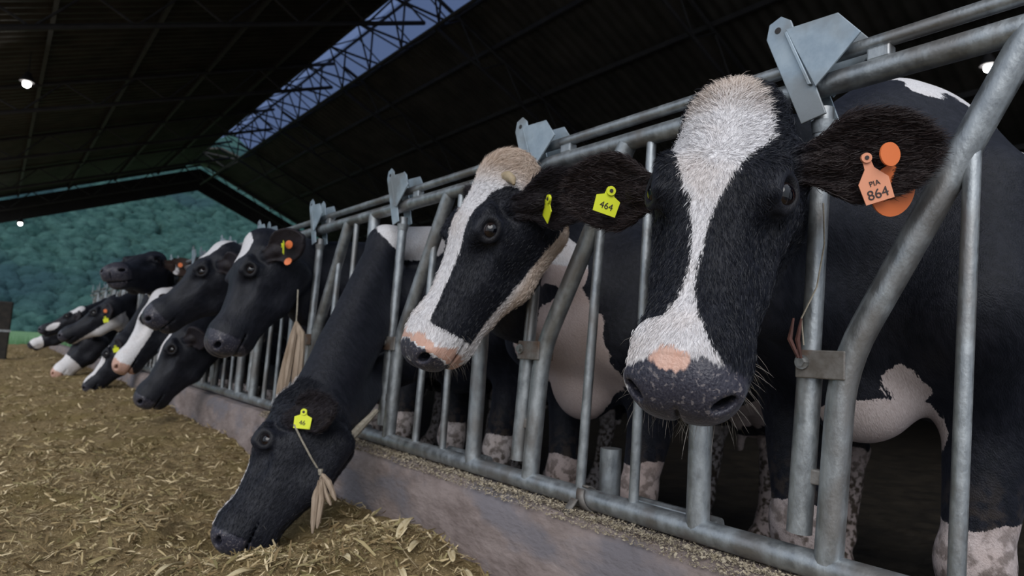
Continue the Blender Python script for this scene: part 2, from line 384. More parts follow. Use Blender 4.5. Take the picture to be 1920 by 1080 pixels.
a_ = N(t, 'ShaderNodeAttribute', attribute_name='tone'); r_ = N(t, 'ShaderNodeValToRGB'); t.links.new(a_.outputs['Fac'], r_.inputs[0])
cr_ = r_.color_ramp; cr_.elements[0].color = (.16, .11, .055, 1); cr_.elements[1].color = (.68, .56, .36, 1)
e = cr_.elements.new(.35); e.color = (.30, .22, .11, 1); e = cr_.elements.new(.75); e.color = (.46, .36, .20, 1); e = cr_.elements.new(.5); e.color = (.22, .19, .085, 1)
t.links.new(r_.outputs[0], t.nodes['Principled BSDF'].inputs['Base Color'])
tag(link('feed_flakes', me, sm), 'loose straw and leaf flakes scattered over the silage bed', 'straw', kind='stuff')
# crumbs lying on the curb top
r = np.random.default_rng(9); n = 42000
y = .2 + 3.4*r.random(n)**1.2; x = np.clip(-.052 + r.normal(0, .022, n), -.079, .1); x[n//2:] = r.uniform(-.07, .10, n-n//2)
L = .0018 + .007*r.random(n)**4; a = r.uniform(0, 6.28, n)
c = np.stack([x, y, .507 + r.uniform(0, .008, n) - np.clip(-x-.055, 0, 1)*.7 + .006*fbm(np.stack([x*10, y*7, x*0], -1))], -1)
d = np.stack([np.cos(a), np.sin(a), r.normal(0, .4, n)], -1)*(L/2)[:, None]; s = np.stack([-np.sin(a), np.cos(a), r.normal(0, .4, n)], -1)*(L*.3)[:, None]
V = np.stack([c-d-s, c-d+s, c+d+s, c+d-s], 1).reshape(-1, 3); F = np.arange(4*n).reshape(-1, 4)
cm_ = noisy('dusty_crumbs', (.30, .25, .17), (.52, .45, .34), scale=40, rough=.95)
me = bpy.data.meshes.new('feed_crumbs'); me.from_pydata(V.tolist(), [], F.tolist()); me.update()
at = me.attributes.new('tone', 'FLOAT', 'POINT'); at.data.foreach_set('value', np.repeat(.55+.45*r.random(n), 4).astype(np.float32))
tag(link('feed_crumbs', me, cm_), 'pale feed crumbs strewn along the concrete curb top', 'feed crumbs', kind='stuff')

# ------------------------------------------------------------------ headlock fence
ZT, ZB, SP = 1.476, .540, .85
NU = 15
fence = empty('headlock_fence', (0, 0, 0))
tag(fence, 'long galvanised headlock feed fence of pipes standing on the concrete curb', 'fence')
ye = .6 + SP*(NU-1) + .4
b = MB(); b.tube([(0, -1.3, ZT), (0, 2, ZT), (0, 8, ZT), (0, ye, ZT)], .0235, 24); b.build('top_rail', M['steel'], fence)
b = MB(); b.tube([(.0, -1.3, ZB), (0, 2, ZB), (0, ye, ZB)], .026, 24); b.build('bottom_rail', M['steel'], fence)
b = MB(); b.tube([(.0, -1.3, ZT+.056), (0, 2, ZT+.056), (0, ye, ZT+.056)], .0145, 16); b.build('lock_rod', M['steel'], fence)
def tube_obj(name, pts, r, mat=M['steel'], n=18):
    b = MB(); b.tube(pts, r, n); return b.build(name, mat, fence)
def bend(p, q, s, k=.09, m=7):
    p, q, s = map(np.array, (p, q, s)); a = q + (p-q)/np.linalg.norm(p-q)*k; c = q + (s-q)/np.linalg.norm(s-q)*k
    return [p] + [(1-t)**2*a + 2*t*(1-t)*q + t*t*c for t in np.linspace(0, 1, m)] + [s]
for k in range(-1, NU):
    y = .6 + SP*k
    det = k < 6
    # locking bar: slim upper tube in a wider lower sleeve
    jit = .012*math.sin(k*5.1)
    tube_obj('locking_bar', [(0, y-.012, 1.428), (0, y+.012, .90)], .0185, n=20 if det else 10)
    tube_obj('lower_sleeve', [(0, y+.012, .90), (0, y+.030, .592)], .0235, n=20 if det else 10)
    # stile, upright then bent diagonally to the top rail
    tube_obj('diagonal_stile', bend((0, y-.026, ZB+.01), (0, y-.050, .915), (0, y-.345, ZT-.005)), .0255, n=20 if det else 10)
    tube_obj('upright_rod', [(0, y-.228, ZB), (0, y-.262, 1.295)], .0135, n=12 if det else 8)
    tube_obj('upright_rod', [(0, y-.410, ZB), (0, y-.425, ZT)], .0125, n=12 if det else 8)
    tube_obj('fixed_post', [(0, y-.592, ZB), (0, y-.600, ZT)], .0255, n=20 if det else 10)
    # pivot plate pair with bolt
    for s in (-1, 1):
        b = MB(); b.box((s*.027, y-.020, .915), (.005, .094, .054)); b.build('pivot_plate', M['steel_brown'], fence, bevel=.0024 if det else 0, smooth=False)
    b = MB(); b.tube([(-.043, y+.012, .918), (.043, y+.012, .918)], .009, 6); b.tube([(-.035, y+.012, .918), (-.030, y+.012, .918)], .014, 14); b.build('pivot_bolt', M['bolt'], fence, smooth=False)
    b = MB(); b.box((0, y-.005, .702), (.022, .026, .028)); b.build('bar_stop', M['steel_brown'], fence, bevel=.003, smooth=False)
    # fork latch on top of the bar: strap and fin on both sides of the rail
    for s, nm in ((-1, 'front'), (1, 'back')):
        X = s*.027
        b = MB()
        st = [(y-.030, 1.405), (y+.020, 1.395), (y+.098, 1.60), (y+.092, 1.632), (y+.066, 1.642), (y+.044, 1.625)]
        b.prism([(X, q[0], q[1]) for q in st], (s*.005, 0, 0))
        b.build('latch_strap', M['steel_blue'], fence, bevel=.0015 if det else 0, smooth=False)
        b = MB(); st = [(y-.012, 1.462), (y+.052, 1.605), (y-.055, 1.600), (y-.098, 1.545)]
        b.prism([(X+s*.008, q[0], q[1]) for q in st], (s*.005, 0, 0)); b.prism([(X+s*.005, y+.004, 1.47), (X+s*.005, y+.056, 1.60), (X+s*.005, y+.048, 1.60), (X+s*.005, y-.004, 1.47)], (s*.008, 0, 0))
        b.build('latch_fin', M['steel_blue'], fence, bevel=.0015 if det else 0, smooth=False)
        if s < 0:
            b = MB(); b.tube([(X-.006, y+.072, 1.612), (X+.001, y+.072, 1.612)], .007, 10); b.build('latch_hole', M['beam'], fence)
    # weld collar of the bar head
    b = MB(); b.tube([(0, y-.012, 1.40), (0, y-.010, 1.375)], [.0245, .0205], 14); b.build('bar_head', M['steel'], fence)
    # small guide bracket on the rail
    b = MB(); b.box((0, y-.118, ZT+.030), (.030, .042, .026)); b.build('rod_guide', M['steel'], fence, bevel=.004 if det else 0, smooth=False)
    # short second rail between rods at the foot
    b = MB(); b.tube([(.045, y-.62, ZB+.012), (.045, y-.39, ZB+.012)], .016, 10); b.tube([(.045, y-.41, ZB), (0.0, y-.41, ZB)], .012, 8); b.tube([(.045, y-.60, ZB), (0.0, y-.60, ZB)], .012, 8)
    b.build('foot_brace', M['steel'], fence)
# wrapped clamp on the bottom rail, pipe stub and strap
def ring(mb, c, R_, r_, ax=1):
    pts = []
    for i in range(19):
        a = -1.9 + i*.245; pts.append((c[0]+R_*math.cos(a), c[1]+.012*math.sin(i*.3), c[2]+R_*math.sin(a)))
    mb.tube(pts, r_, 8)
b = MB()
V = []
for i in range(22):
    a = 2*math.pi*i/21*.93 + 2.2
    for w_ in (-.013, .013): V.append((.031*math.cos(a), 1.19+w_+.012*math.sin(a), ZB+.031*math.sin(a)))
n0 = len(V)
for j, (x, z) in enumerate([(-.036, ZB), (-.046, ZB-.025), (-.058, ZB-.05)]):
    for w_ in (-.012, .012): V.append((x, 1.205+w_+.01*j, z))
F = [(2*i, 2*i+1, 2*i+3, 2*i+2) for i in range(21)] + [(n0+2*i, n0+2*i+1, n0+2*i+3, n0+2*i+2) for i in range(2)]
b.add(V, F); o = b.build('rail_strap', M['steel_brown']); md = o.modifiers.new('t', 'SOLIDIFY'); md.thickness = .004
tag(o, 'brown metal strap wrapped around the bottom rail between the two nearest cows', 'strap')
b = MB(); b.tube([(.13, 1.235, .50), (.13, 1.235, .655)], .030, 20); tag(b.build('pipe_stub', M['steel']), 'short grey pipe stub standing behind the bottom rail', 'pipe')
print('fence', time.time()-T0)

# ------------------------------------------------------------------ implicit modelling
def smin(a, b, k):
    h = np.maximum(k - np.abs(a-b), 0)/k
    return np.minimum(a, b) - h*h*k*.25
def smax(a, b, k): return -smin(-a, -b, k)
def ell(P, c, r):
    q = (P - np.array(c, np.float32))/np.array(r, np.float32)
    k0 = np.sqrt((q*q).sum(-1)); k1 = np.sqrt(((q/np.array(r, np.float32))**2).sum(-1)) + 1e-9
    return k0*(k0-1)/k1
def rcone(P, a, b, ra, rb):
    a = np.array(a, np.float32); b = np.array(b, np.float32); ab = b-a; t = np.clip(((P-a) @ ab)/max(float(ab @ ab), 1e-9), 0, 1)
    return np.sqrt(((P - a - t[..., None]*ab)**2).sum(-1)) - (ra + (rb-ra)*t)
def chain(P, pts, rs, k=0.0):
    d = None
    for i in range(len(pts)-1):
        e_ = rcone(P, pts[i], pts[i+1], rs[i], rs[i+1]); d = e_ if d is None else (smin(d, e_, k) if k else np.minimum(d, e_))
    return d

EYE = np.array([.176, .1020, -.040]); NOS = (.492, .050, -.062)
def unit(v): v = np.array(v, float); return v/np.linalg.norm(v)
def set_eye(opt):
    global EYE, EYN, EYF
    EYE = np.array(opt.get('eye', (.176, .1020, -.040))); EYN = unit(opt.get('eye_n', (.16, .84, .52)))
    a = unit(np.array([1, 0, -.1]) - EYN*(np.array([1, 0, -.1]) @ EYN)); EYF = np.stack([a, EYN, np.cross(a, EYN)], 1).astype(np.float32)
_n = unit((.16, .80, .58)); _a = unit(np.array([1, 0, -.1]) - _n*(np.array([1, 0, -.1]) @ _n)); EYN = _n; EYF = np.stack([_a, _n, np.cross(_a, _n)], 1).astype(np.float32)
def near(P, c, rad, far_r, f):
    dist = np.sqrt(((P - np.array(c, np.float32))**2).sum(-1)); m = dist < rad; d = dist - far_r
    if m.any(): d[m] = f(P[m])
    return d
def head_sdf(H, opt): return near(H, (.25, 0, -.09), .42, .26, lambda q: head_sdf0(q, opt))
def head_sdf0(H, opt):
    """H: points in head space: +X poll to muzzle, +Z towards the forehead side, Y sideways"""
    A = H.copy(); A[:, 1] = np.abs(A[:, 1])
    d = ell(A, (.10, 0, -.078), (.145, .094, .080))                                   # skull
    d = smin(d, ell(A, (.012, 0, -.045), (.055, .070, .050)), .04)                     # poll
    d = smin(d, rcone(A, (.17, .022, -.078), (.40, .014, -.076), .064, .043), .05)     # nose bridge
    d = smin(d, rcone(A, (.11, .055, -.125), (.27, .034, -.120), .062, .042), .05)     # masseter
    d = smin(d, rcone(A, (.085, .048, -.205), (.24, .030, -.198), .056, .038), .05)      # jaw angle
    d = smin(d, rcone(A, (.24, .026, -.192), (.43, .014, -.140), .038, .031), .045)     # mandible
    d = smin(d, rcone(A, (.30, .03, -.115), (.42, .025, -.10), .045, .045), .05)
    d = smin(d, ell(A, (.445, 0, -.078), (.075, .074, .062)), .05)                     # muzzle
    d = smin(d, ell(A, (.478, .030, -.080), (.042, .043, .050)), .03)                  # nostril wing
    d = smin(d, ell(A, (.440, 0, -.148), (.055, .046, .030)), .022)                    # chin
    d = smin(d, ell(A, EYE + (-.008, -.026, -.004), (.050, .034, .036)), .03)                  # orbit
    d = smin(d, rcone(A, EYE + (-.046, -.012, .016), EYE + (.014, -.014, .024), .015, .012), .018)  # brow
    d = smin(d, rcone(A, (.215, .080, -.085), (.335, .050, -.098), .013, .010), .03)   # facial crest
    for sd_ in (1, -1):
        bs_ = ear_frame(opt, sd_)[0]; d = smin(d, rcone(H, bs_*np.array([.8, .6, .8]), bs_, .040, .030), .03)        # ear root
    # hollows
    d = smax(d, -ell(A, (.255, .092, -.052), (.055, .022, .022)), .03)
    d = smax(d, -ell(A, (.105, .112, -.055), (.030, .018, .025)), .03)
    # eye socket and lids
    E_ = (A - EYE.astype(np.float32)) @ EYF
    q = np.sqrt((E_[:, 0]/1.25)**2 + (E_[:, 2]/.92)**2)
    lid = np.sqrt((q-.0207)**2 + E_[:, 1]**2) - .0060
    d = smax(d, -ell(E_, (0, .012, 0), (.0255, .022, .0182)), .006)
    d = smin(d, lid, .010)
    # nostril
    c, s_ = math.cos(.55), math.sin(.55)
    Nn = A - np.array(NOS, np.float32)
    ax = unit((.74, .42, .52)); ay = unit(np.cross((-.35, -.25, 1), ax)); az = np.cross(ax, ay)
    Nr = (Nn @ np.stack([ax, ay, az], 1).astype(np.float32))
    rim = np.sqrt((np.sqrt((Nr[:, 1]/1.45)**2 + (Nr[:, 2]/.85)**2)-.0165)**2 + (Nr[:, 0]*.8)**2) - .0068
    d = smin(d, rim, .014)
    d = smax(d, -ell(Nr, (-.010, .002, 0), (.036, .0225, .0125)), .006)
    # mouth slit
    d = smax(d, -ell(A, (.452, 0, -.1235 + .0), (.075, .085, .0045)), .008)
    # philtrum groove
    d = smax(d, -ell(A, (.520, 0, -.088), (.012, .004, .030)), .008)
    return d

def unit(v): v = np.array(v, float); return v/np.linalg.norm(v)
def ear_frame(opt, side):
    tip = unit(opt.get('ear_l' if side > 0 else 'ear_r', opt.get('ear', (-.20, 1.0, -.20)))); nn = np.array(opt.get('ear_n', (.75, 0, .55)), float)
    tip = tip*np.array([1, side, 1]); nn = nn*np.array([1, side, 1])
    nn = unit(nn - tip*(nn @ tip)); v = np.cross(tip, nn)
    base = np.array(opt.get('base_l' if side > 0 else 'base_r', (.085, .098, -.080)))*np.array([1, side, 1]); return base, tip, v, nn
def ear_sdf(H, opt, side):
    base, tip, v, nn = ear_frame(opt, side); return near(H, base+tip*.09, .22, .13, lambda q: ear_sdf0(q, opt, side))
def ear_sdf0(H, opt, side):
    base, tip, v, nn = ear_frame(opt, side); L = opt.get('ear_len', .19)
    Q = H - base.astype(np.float32); u = Q @ tip.astype(np.float32); a = Q @ v.astype(np.float32); w_ = Q @ nn.astype(np.float32)
    t = np.clip(u/L, 0, 1)
    q_ = np.clip(t/.5, 0, 1); wv = np.where(t < .5, .018 + .044*q_*q_*(3-2*q_), .062*np.sqrt(np.clip(1-((t-.5)/.505)**2, 0, 1)))
    cup = .020*(a/np.maximum(wv, .01))**2*np.clip(1-t*.7, 0, 1) - .012
    cup = np.clip(cup, -.02, .03)
    th = .0045
    d = np.sqrt(np.maximum(np.abs(a)-wv, 0)**2 + np.maximum(np.abs(w_-cup)-th, 0)**2 + np.maximum(np.maximum(-u, u-L), 0)**2) - .0055
    root = rcone(H, base - tip*.02, base + tip*.045, .032, .022)
    return smin(d, root, .018)

class Cow:
    def __init__(s, **k):
        s.__dict__.update(k)
        P = np.array(s.poll, float); Mz = np.array(s.muz, float)
        X = unit(Mz-P); dors = s.dors[0]*rt + s.dors[1]*up - s.dors[2]*fw
        Z = unit(dors - X*(dors @ X)); X = X; Yv = np.cross(Z, X)
        # tilt so that the point (.52,0,-.055) lies on the muzzle
        a = math.atan2(.055, .52); X2 = X*math.cos(a) + Z*math.sin(a); Z2 = -X*math.sin(a) + Z*math.cos(a)
        s.HR = np.stack([X2, Yv, Z2], 0); s.HP = P; s.hs = getattr(s, 'hs', 1.12)
        s.yb = getattr(s, 'yb', s.gy); s.base = np.array([getattr(s, 'bx', .50), s.yb, getattr(s, 'bz', 0)]); s.bs = getattr(s, 'bs', 1.12)
        s.opt = getattr(s, 'opt', {})
    def toh(s, W): return ((W - s.HP) @ s.HR.T/s.hs/np.array([1, 1, s.opt.get('deep', 1.0)])).astype(np.float32)
    def h2w(s, h): return s.HP + (np.array(h, float)*s.hs*np.array([1, 1, s.opt.get('deep', 1.0)])) @ s.HR
    def b2w(s, l):
        l = np.array(l, float)*s.bs; ya = getattr(s, 'byaw', 0); x, y = l[0]*math.cos(ya)-l[1]*math.sin(ya), l[0]*math.sin(ya)+l[1]*math.cos(ya)
        return s.base + np.array([-x, -y, l[2]])
    def tob(s, W):
        q = (W - s.base); x, y, z = -q[:, 0], -q[:, 1], q[:, 2]; ya = -getattr(s, 'byaw', 0)
        return (np.stack([x*math.cos(ya)-y*math.sin(ya), x*math.sin(ya)+y*math.cos(ya), z], -1)/s.bs).astype(np.float32)
    def body_sdf(s, B):
        m = B[:, 0] < .75; d = B[:, 0] - .35
        if m.any(): d[m] = s.body_sdf0(B[m])
        return d
    def body_sdf0(s, B):
        A = B.copy(); A[:, 1] = np.abs(A[:, 1])
        d = rcone(B, (-.30, 0, 1.03), (-.95, 0, 1.0), .30, .325)
        d = smin(d, ell(B, (-.10, 0, 1.06), (.26, .235, .33)), .10)
        d = smin(d, ell(B, (-.65, 0, 1.0), (.62, .335, .36)), .10)
        d = smin(d, rcone(B, (.0, 0, 1.33), (-1.25, 0, 1.32), .05, .07), .16)
        d = smin(d, ell(A, (-1.30, .13, 1.16), (.24, .17, .26)), .12)
        d = smin(d, rcone(B, (.04, 0, .92), (.10, 0, .735), .15, .10), .12)
        # front legs
        d = smin(d, rcone(A, (.06, .17, 1.10), (.14, .20, .90), .12, .11), .09)
        def legf(A):
            f = chain(A, [(.12, .20, .90), (-.02, .19, .72), (.02, .165, .44), (.0, .160, .13), (.05, .160, .05)], [.10, .080, .052, .036, .050], .03)
            f = smin(f, ell(A, (.02, .165, .43), (.050, .050, .065)), .03); return smin(f, ell(A, (.045, .160, .035), (.075, .055, .040)), .03)
        d = smin(d, near(A, (.04, .18, .45), .70, .55, legf), .07)
        # hind legs
        def legh(A):
            g = chain(A, [(-1.30, .19, 1.05), (-1.12, .22, .82), (-1.42, .20, .50), (-1.36, .18, .13), (-1.30, .18, .05)], [.17, .12, .052, .038, .048], .04)
            return smin(g, ell(A, (-1.31, .18, .035), (.075, .055, .040)), .03)
        d = smin(d, near(A, (-1.28, .19, .58), .80, .68, legh), .07)
        d = smin(d, ell(A, (-1.05, .06, .66), (.19, .13, .13)), .05)
        for x_ in (-.95, -1.13): d = smin(d, rcone(A, (x_, .07, .58), (x_, .08, .49), .022, .014), .02)
        d = smin(d, rcone(B, (-1.52, 0, 1.20), (-1.58, 0, .60), .030, .022), .03)
        d = smin(d, ell(B, (-1.58, 0, .50), (.035, .04, .14)), .03)
        return d
    def sdf(s, W, parts=False):
        W = W.astype(np.float32); H = s.toh(W); B = s.tob(W)
        dh = head_sdf(H, s.opt)*s.hs
        G = np.array([0, s.gy, 0.0]); zt_, zm, zb_ = s.gz
        x0 = getattr(s, 'gx', 0.0)
        c1 = [s.b2w((-.12, 0, 1.24)), s.b2w((.10, 0, 1.24)), G+(x0, 0, zt_-.065), s.h2w((-.010, 0, -.075))]
        c2 = [s.b2w((.05, 0, 1.05)), G+(x0, 0, zm), s.h2w((.055, 0, -.125))]
        c3 = [s.b2w((.10, 0, .88)), G+(x0, 0, zb_+.07), s.h2w((.09, 0, -.175))]
        dn = chain(W, c1, [.15, .10, .066, .062], .05)
        dn = smin(dn, chain(W, c2, [.20, .092, .082], .05), .10)
        dn = smin(dn, chain(W, c3, [.14, .070, .062], .05), .09)
        db = s.body_sdf(B)*s.bs
        d = smin(db, dn, .12)
        nw = fbm(W*np.array([7, 7, 7], np.float32) + s.gy*3, 2)
        # skin folds and soft irregularities on neck and body
        fold = np.sin((W[:, 0]*22 + W[:, 2]*9 + 6*nw))*.0035*np.clip(1-dh/.25, 0, 1)*0
        d = d + .010*nw + fold
        d = smin(d, dh, .035)
        for side in (1, -1):
            if side in s.opt.get('ears', (1, -1)): d = smin(d, ear_sdf(H, s.opt, side)*s.hs, .010)
        return (d, dh) if parts else d

def mesh_sdf(fn, lo, hi, h, xs_=.20, hb=3.0):
    """surface nets; along x the grid is fine up to xs_ (head and neck) and hb times coarser behind it"""
    lo = np.array(lo, float); hi = np.array(hi, float); BS = 12
    nf = max(1, int(np.ceil((xs_-lo[0])/(h*BS)))); nc = max(1, int(np.ceil((hi[0]-lo[0]-nf*h*BS)/(h*hb*BS))))
    ax_x = np.concatenate([lo[0]+np.arange(nf*BS)*h, lo[0]+nf*BS*h+np.arange(nc*BS+1)*h*hb])
    nb = np.array([nf+nc, int(np.ceil((hi[1]-lo[1])/(h*BS))), int(np.ceil((hi[2]-lo[2])/(h*BS)))]); n = nb*BS + 1
    AX = [ax_x, lo[1]+np.arange(n[1])*h, lo[2]+np.arange(n[2])*h]
    G = np.ones(n, np.float32)
    bi = np.stack(np.meshgrid(*[np.arange(k) for k in nb], indexing='ij'), -1).reshape(-1, 3)
    cen = np.stack([(AX[a][bi[:, a]*BS] + AX[a][bi[:, a]*BS+BS])/2 for a in range(3)], -1); dc = fn(cen)
    wx = AX[0][bi[:, 0]*BS+BS]-AX[0][bi[:, 0]*BS]
    act = np.abs(dc) < .5*np.sqrt(wx**2+2*(BS*h)**2)*1.08 + .02
    for b_, dd in zip(bi[~act], dc[~act]):
        if dd < 0: x, y, z = b_*BS; G[x:x+BS+1, y:y+BS+1, z:z+BS+1] = -1
    ab = bi[act]; loc = np.stack(np.meshgrid(*[np.arange(BS+1)]*3, indexing='ij'), -1).reshape(-1, 3)
    CH = max(1, 400000//len(loc))
    for i in range(0, len(ab), CH):
        q = ab[i:i+CH]; I = q[:, None, :]*BS + loc[None]; P = np.stack([AX[a][I[..., a]] for a in range(3)], -1)
        v = fn(P.reshape(-1, 3)).reshape(len(q), BS+1, BS+1, BS+1)
        for b_, vv in zip(q, v): x, y, z = b_*BS; G[x:x+BS+1, y:y+BS+1, z:z+BS+1] = vv
    G[0] = G[-1] = 1; G[:, 0] = G[:, -1] = 1; G[:, :, 0] = G[:, :, -1] = 1
    S = G < 0; cnt = np.zeros(np.array(G.shape)-1, np.int8)
    sl_ = lambda A, o: A[o[0]:A.shape[0]-1+o[0], o[1]:A.shape[1]-1+o[1], o[2]:A.shape[2]-1+o[2]]
    C8 = [(i, j, k) for i in (0, 1) for j in (0, 1) for k in (0, 1)]
    for o in C8: cnt += sl_(S, o)
    cells = np.argwhere((cnt > 0) & (cnt < 8)); idx = np.full(cnt.shape, -1, np.int32); idx[tuple(cells.T)] = np.arange(len(cells))
    acc = np.zeros((len(cells), 3)); num = np.zeros(len(cells))
    val = {o: G[cells[:, 0]+o[0], cells[:, 1]+o[1], cells[:, 2]+o[2]] for o in C8}
    for a in C8:
        for ax in range(3):
            if a[ax] == 0:
                b_ = list(a); b_[ax] = 1; b_ = tuple(b_); va, vb = val[a], val[b_]; m = (va < 0) != (vb < 0)
                t_ = np.where(m, va/np.where(m, va-vb, 1), 0); p = np.tile(np.array(a, float), (len(cells), 1)); p[:, ax] += t_
                acc[m] += p[m]; num[m] += 1
    fr = acc/num[:, None]; V = np.stack([AX[a][cells[:, a]]*(1-fr[:, a]) + AX[a][cells[:, a]+1]*fr[:, a] for a in range(3)], -1)
    quads = []
    for ax in range(3):
        sl1 = [slice(1, -1)]*3; sl1[ax] = slice(0, -1); sl2 = [slice(1, -1)]*3; sl2[ax] = slice(1, None)
        A_, B_ = S[tuple(sl1)], S[tuple(sl2)]
        u_, v_ = [(1, 2), (2, 0), (0, 1)][ax]
        for flip, mask in ((False, A_ & ~B_), (True, ~A_ & B_)):
            e_ = np.argwhere(mask); off_ = np.ones(3, int); off_[ax] = 0; e_ = e_ + off_
            def cell(du, dv):
                c_ = e_.copy(); c_[:, u_] -= du; c_[:, v_] -= dv; return idx[tuple(c_.T)]
            q = np.stack([cell(1, 1), cell(0, 1), cell(0, 0), cell(1, 0)], -1)
            quads.append(q[:, ::-1] if flip else q)
    F = np.vstack(quads); F = F[(F >= 0).all(1)]
    # one Newton step onto the true surface
    e_ = h*.25
    for it in range(1):
        d0 = fn(V); g = np.stack([fn(V+np.eye(3)[i]*e_) - d0 for i in range(3)], -1)/e_
        gn = np.maximum((g*g).sum(-1), .25); V = V - np.clip(d0/gn, -h*.4, h*.4)[:, None]*g/1.0
    return V, F

# coat material ---------------------------------------------------------
def coat_material():
    m = newmat('cow_coat', (.02, .02, .02), .5); t = m.node_tree; b = t.nodes['Principled BSDF']; L = t.links.new
    at = lambda n: N(t, 'ShaderNodeAttribute', attribute_name=n)
    hl = at('fur')
    mp = N(t, 'ShaderNodeMapping'); mp.inputs['Scale'].default_value = (110, 420, 420); L(hl.outputs['Vector'], mp.inputs[0])
    n1 = N(t, 'ShaderNodeTexNoise'); n1.inputs['Scale'].default_value = 1; n1.inputs['Detail'].default_value = 3; L(mp.outputs[0], n1.inputs[0])
    mp2 = N(t, 'ShaderNodeMapping'); mp2.inputs['Scale'].default_value = (30, 90, 90); L(hl.outputs['Vector'], mp2.inputs[0])
    n2 = N(t, 'ShaderNodeTexNoise'); n2.inputs['Scale'].default_value = 1; n2.inputs['Detail'].default_value = 4; L(mp2.outputs[0], n2.inputs[0])
    def mth(op, a, b_, c_=None):
        q = N(t, 'ShaderNodeMath', operation=op)
        for i, v_ in enumerate((a, b_, c_)):
            if v_ is None: continue
            if hasattr(v_, 'links'): L(v_, q.inputs[i])
            else: q.inputs[i].default_value = v_
        return q.outputs[0]
    def sstep(v_, a, b_):
        q = N(t, 'ShaderNodeMapRange', interpolation_type='SMOOTHSTEP'); L(v_, q.inputs[0]); q.inputs['From Min'].default_value = a; q.inputs['From Max'].default_value = b_; return q.outputs[0]
    def mix(f_, a, b_, mode='MIX'):
        q = N(t, 'ShaderNodeMix', data_type='RGBA', blend_type=mode)
        for i, v_ in ((0, f_), (6, a), (7, b_)):
            if isinstance(v_, tuple): q.inputs[i].default_value = (*v_, 1)
            elif hasattr(v_, 'links'): L(v_, q.inputs[i])
            else: q.inputs[i].default_value = v_
        return q.outputs[2]
    jag = mth('MULTIPLY', mth('SUBTRACT', mth('ADD', n1.outputs[0], n2.outputs[0]), 1.0), .013)
    wht = sstep(mth('ADD', at('white').outputs['Fac'], jag), -.0012, .0012)
    n3 = N(t, 'ShaderNodeTexNoise'); n3.inputs['Scale'].default_value = 9; n3.inputs['Detail'].default_value = 4; L(hl.outputs['Vector'], n3.inputs[0])
    black = mix(sstep(n2.outputs[0], .35, .7), (.0055, .0065, .011), (.013, .014, .021))
    black = mix(at('brown').outputs['Fac'], black, (.034, .018, .013))
    white = mix(sstep(n1.outputs[0], .3, .7), (.60, .58, .59), (.80, .785, .80))
    white = mix(mth('MULTIPLY', sstep(n3.outputs[0], .48, .7), .35), white, (.62, .52, .46))
    white = mix(at('cream').outputs['Fac'], white, (.58, .45, .35))
    white = mix(at('rosy').outputs['Fac'], white, (.46, .30, .25))
    c = mix(wht, black, white)
    n3b = N(t, 'ShaderNodeTexNoise'); n3b.inputs['Scale'].default_value = 150; n3b.inputs['Detail'].default_value = 3; L(hl.outputs['Vector'], n3b.inputs[0])
    pj = mth('MULTIPLY', mth('SUBTRACT', n2.outputs[0], .5), .03)
    c = mix(sstep(mth('ADD', at('nose').outputs['Fac'], pj), -.003, .004), c, mix(sstep(n3b.outputs[0], .58, .66), mix(sstep(n1.outputs[0], .3, .7), (.022, .022, .034), (.05, .048, .062)), (.14, .125, .13)))
    c = mix(sstep(mth('ADD', at('pink').outputs['Fac'], pj), -.003, .004), c, mix(n2.outputs[0], (.52, .27, .19), (.62, .43, .36)))
    n4 = N(t, 'ShaderNodeTexNoise'); n4.inputs['Scale'].default_value = 42; n4.inputs['Detail'].default_value = 5; L(hl.outputs['Vector'], n4.inputs[0])
    dirt = mth('MULTIPLY', sstep(n4.outputs[0], .44, .60), at('dirt').outputs['Fac'])
    c = mix(dirt, c, (.085, .062, .045))
    c = mix(at('dark').outputs['Fac'], c, (.006, .005, .006))
    L(c, b.inputs['Base Color'])
    rough = mth('SUBTRACT', .52, mth('MULTIPLY', sstep(at('nose').outputs['Fac'], -.004, .002), .24)); L(rough, b.inputs['Roughness'])
    b.inputs['Sheen Weight'].default_value = .05; b.inputs['Sheen Roughness'].default_value = .5; b.inputs['Specular IOR Level'].default_value = .26
    b.inputs['Sheen Tint'].default_value = (.6, .7, 1, 1)
    bp = N(t, 'ShaderNodeBump'); bp.inputs['Strength'].default_value = .55; bp.inputs['Distance'].default_value = .0035
    n5 = N(t, 'ShaderNodeTexNoise'); n5.inputs['Scale'].default_value = 260; n5.inputs['Detail'].default_value = 2; L(hl.outputs['Vector'], n5.inputs[0])
    nosef = sstep(at('nose').outputs['Fac'], -.004, .002)
    hh = N(t, 'ShaderNodeMix', data_type='FLOAT'); L(nosef, hh.inputs[0]); L(mth('ADD', n1.outputs[0], n2.outputs[0]), hh.inputs[2]); L(mth('MULTIPLY', n5.outputs[0], .8), hh.inputs[3])
    L(hh.outputs[0], bp.inputs['Height']); L(bp.outputs[0], b.inputs['Normal'])
    return m
M['coat'] = coat_material()
def eye_material():
    m = newmat('cow_eye', (.01, .01, .01), .06); t = m.node_tree; b = t.nodes['Principled BSDF']; L = t.links.new
    a = N(t, 'ShaderNodeAttribute', attribute_name='rad'); r = N(t, 'ShaderNodeValToRGB'); L(a.outputs['Fac'], r.inputs[0])
    e = r.color_ramp; e.elements[0].position = .42; e.elements[0].color = (.002, .002, .004, 1); e.elements[1].position = 1.0; e.elements[1].color = (.20, .17, .17, 1)
    q = e.elements.new(.5); q.color = (.010, .006, .006, 1); q = e.elements.new(.84); q.color = (.016, .010, .009, 1); q = e.elements.new(.90); q.color = (.10, .09, .10, 1)
    L(r.outputs[0], b.inputs['Base Color']); b.inputs['Coat Weight'].default_value = .35; b.inputs['Coat Roughness'].default_value = .03; b.inputs['Specular IOR Level'].default_value = .4
    return m
M['eye'] = eye_material()
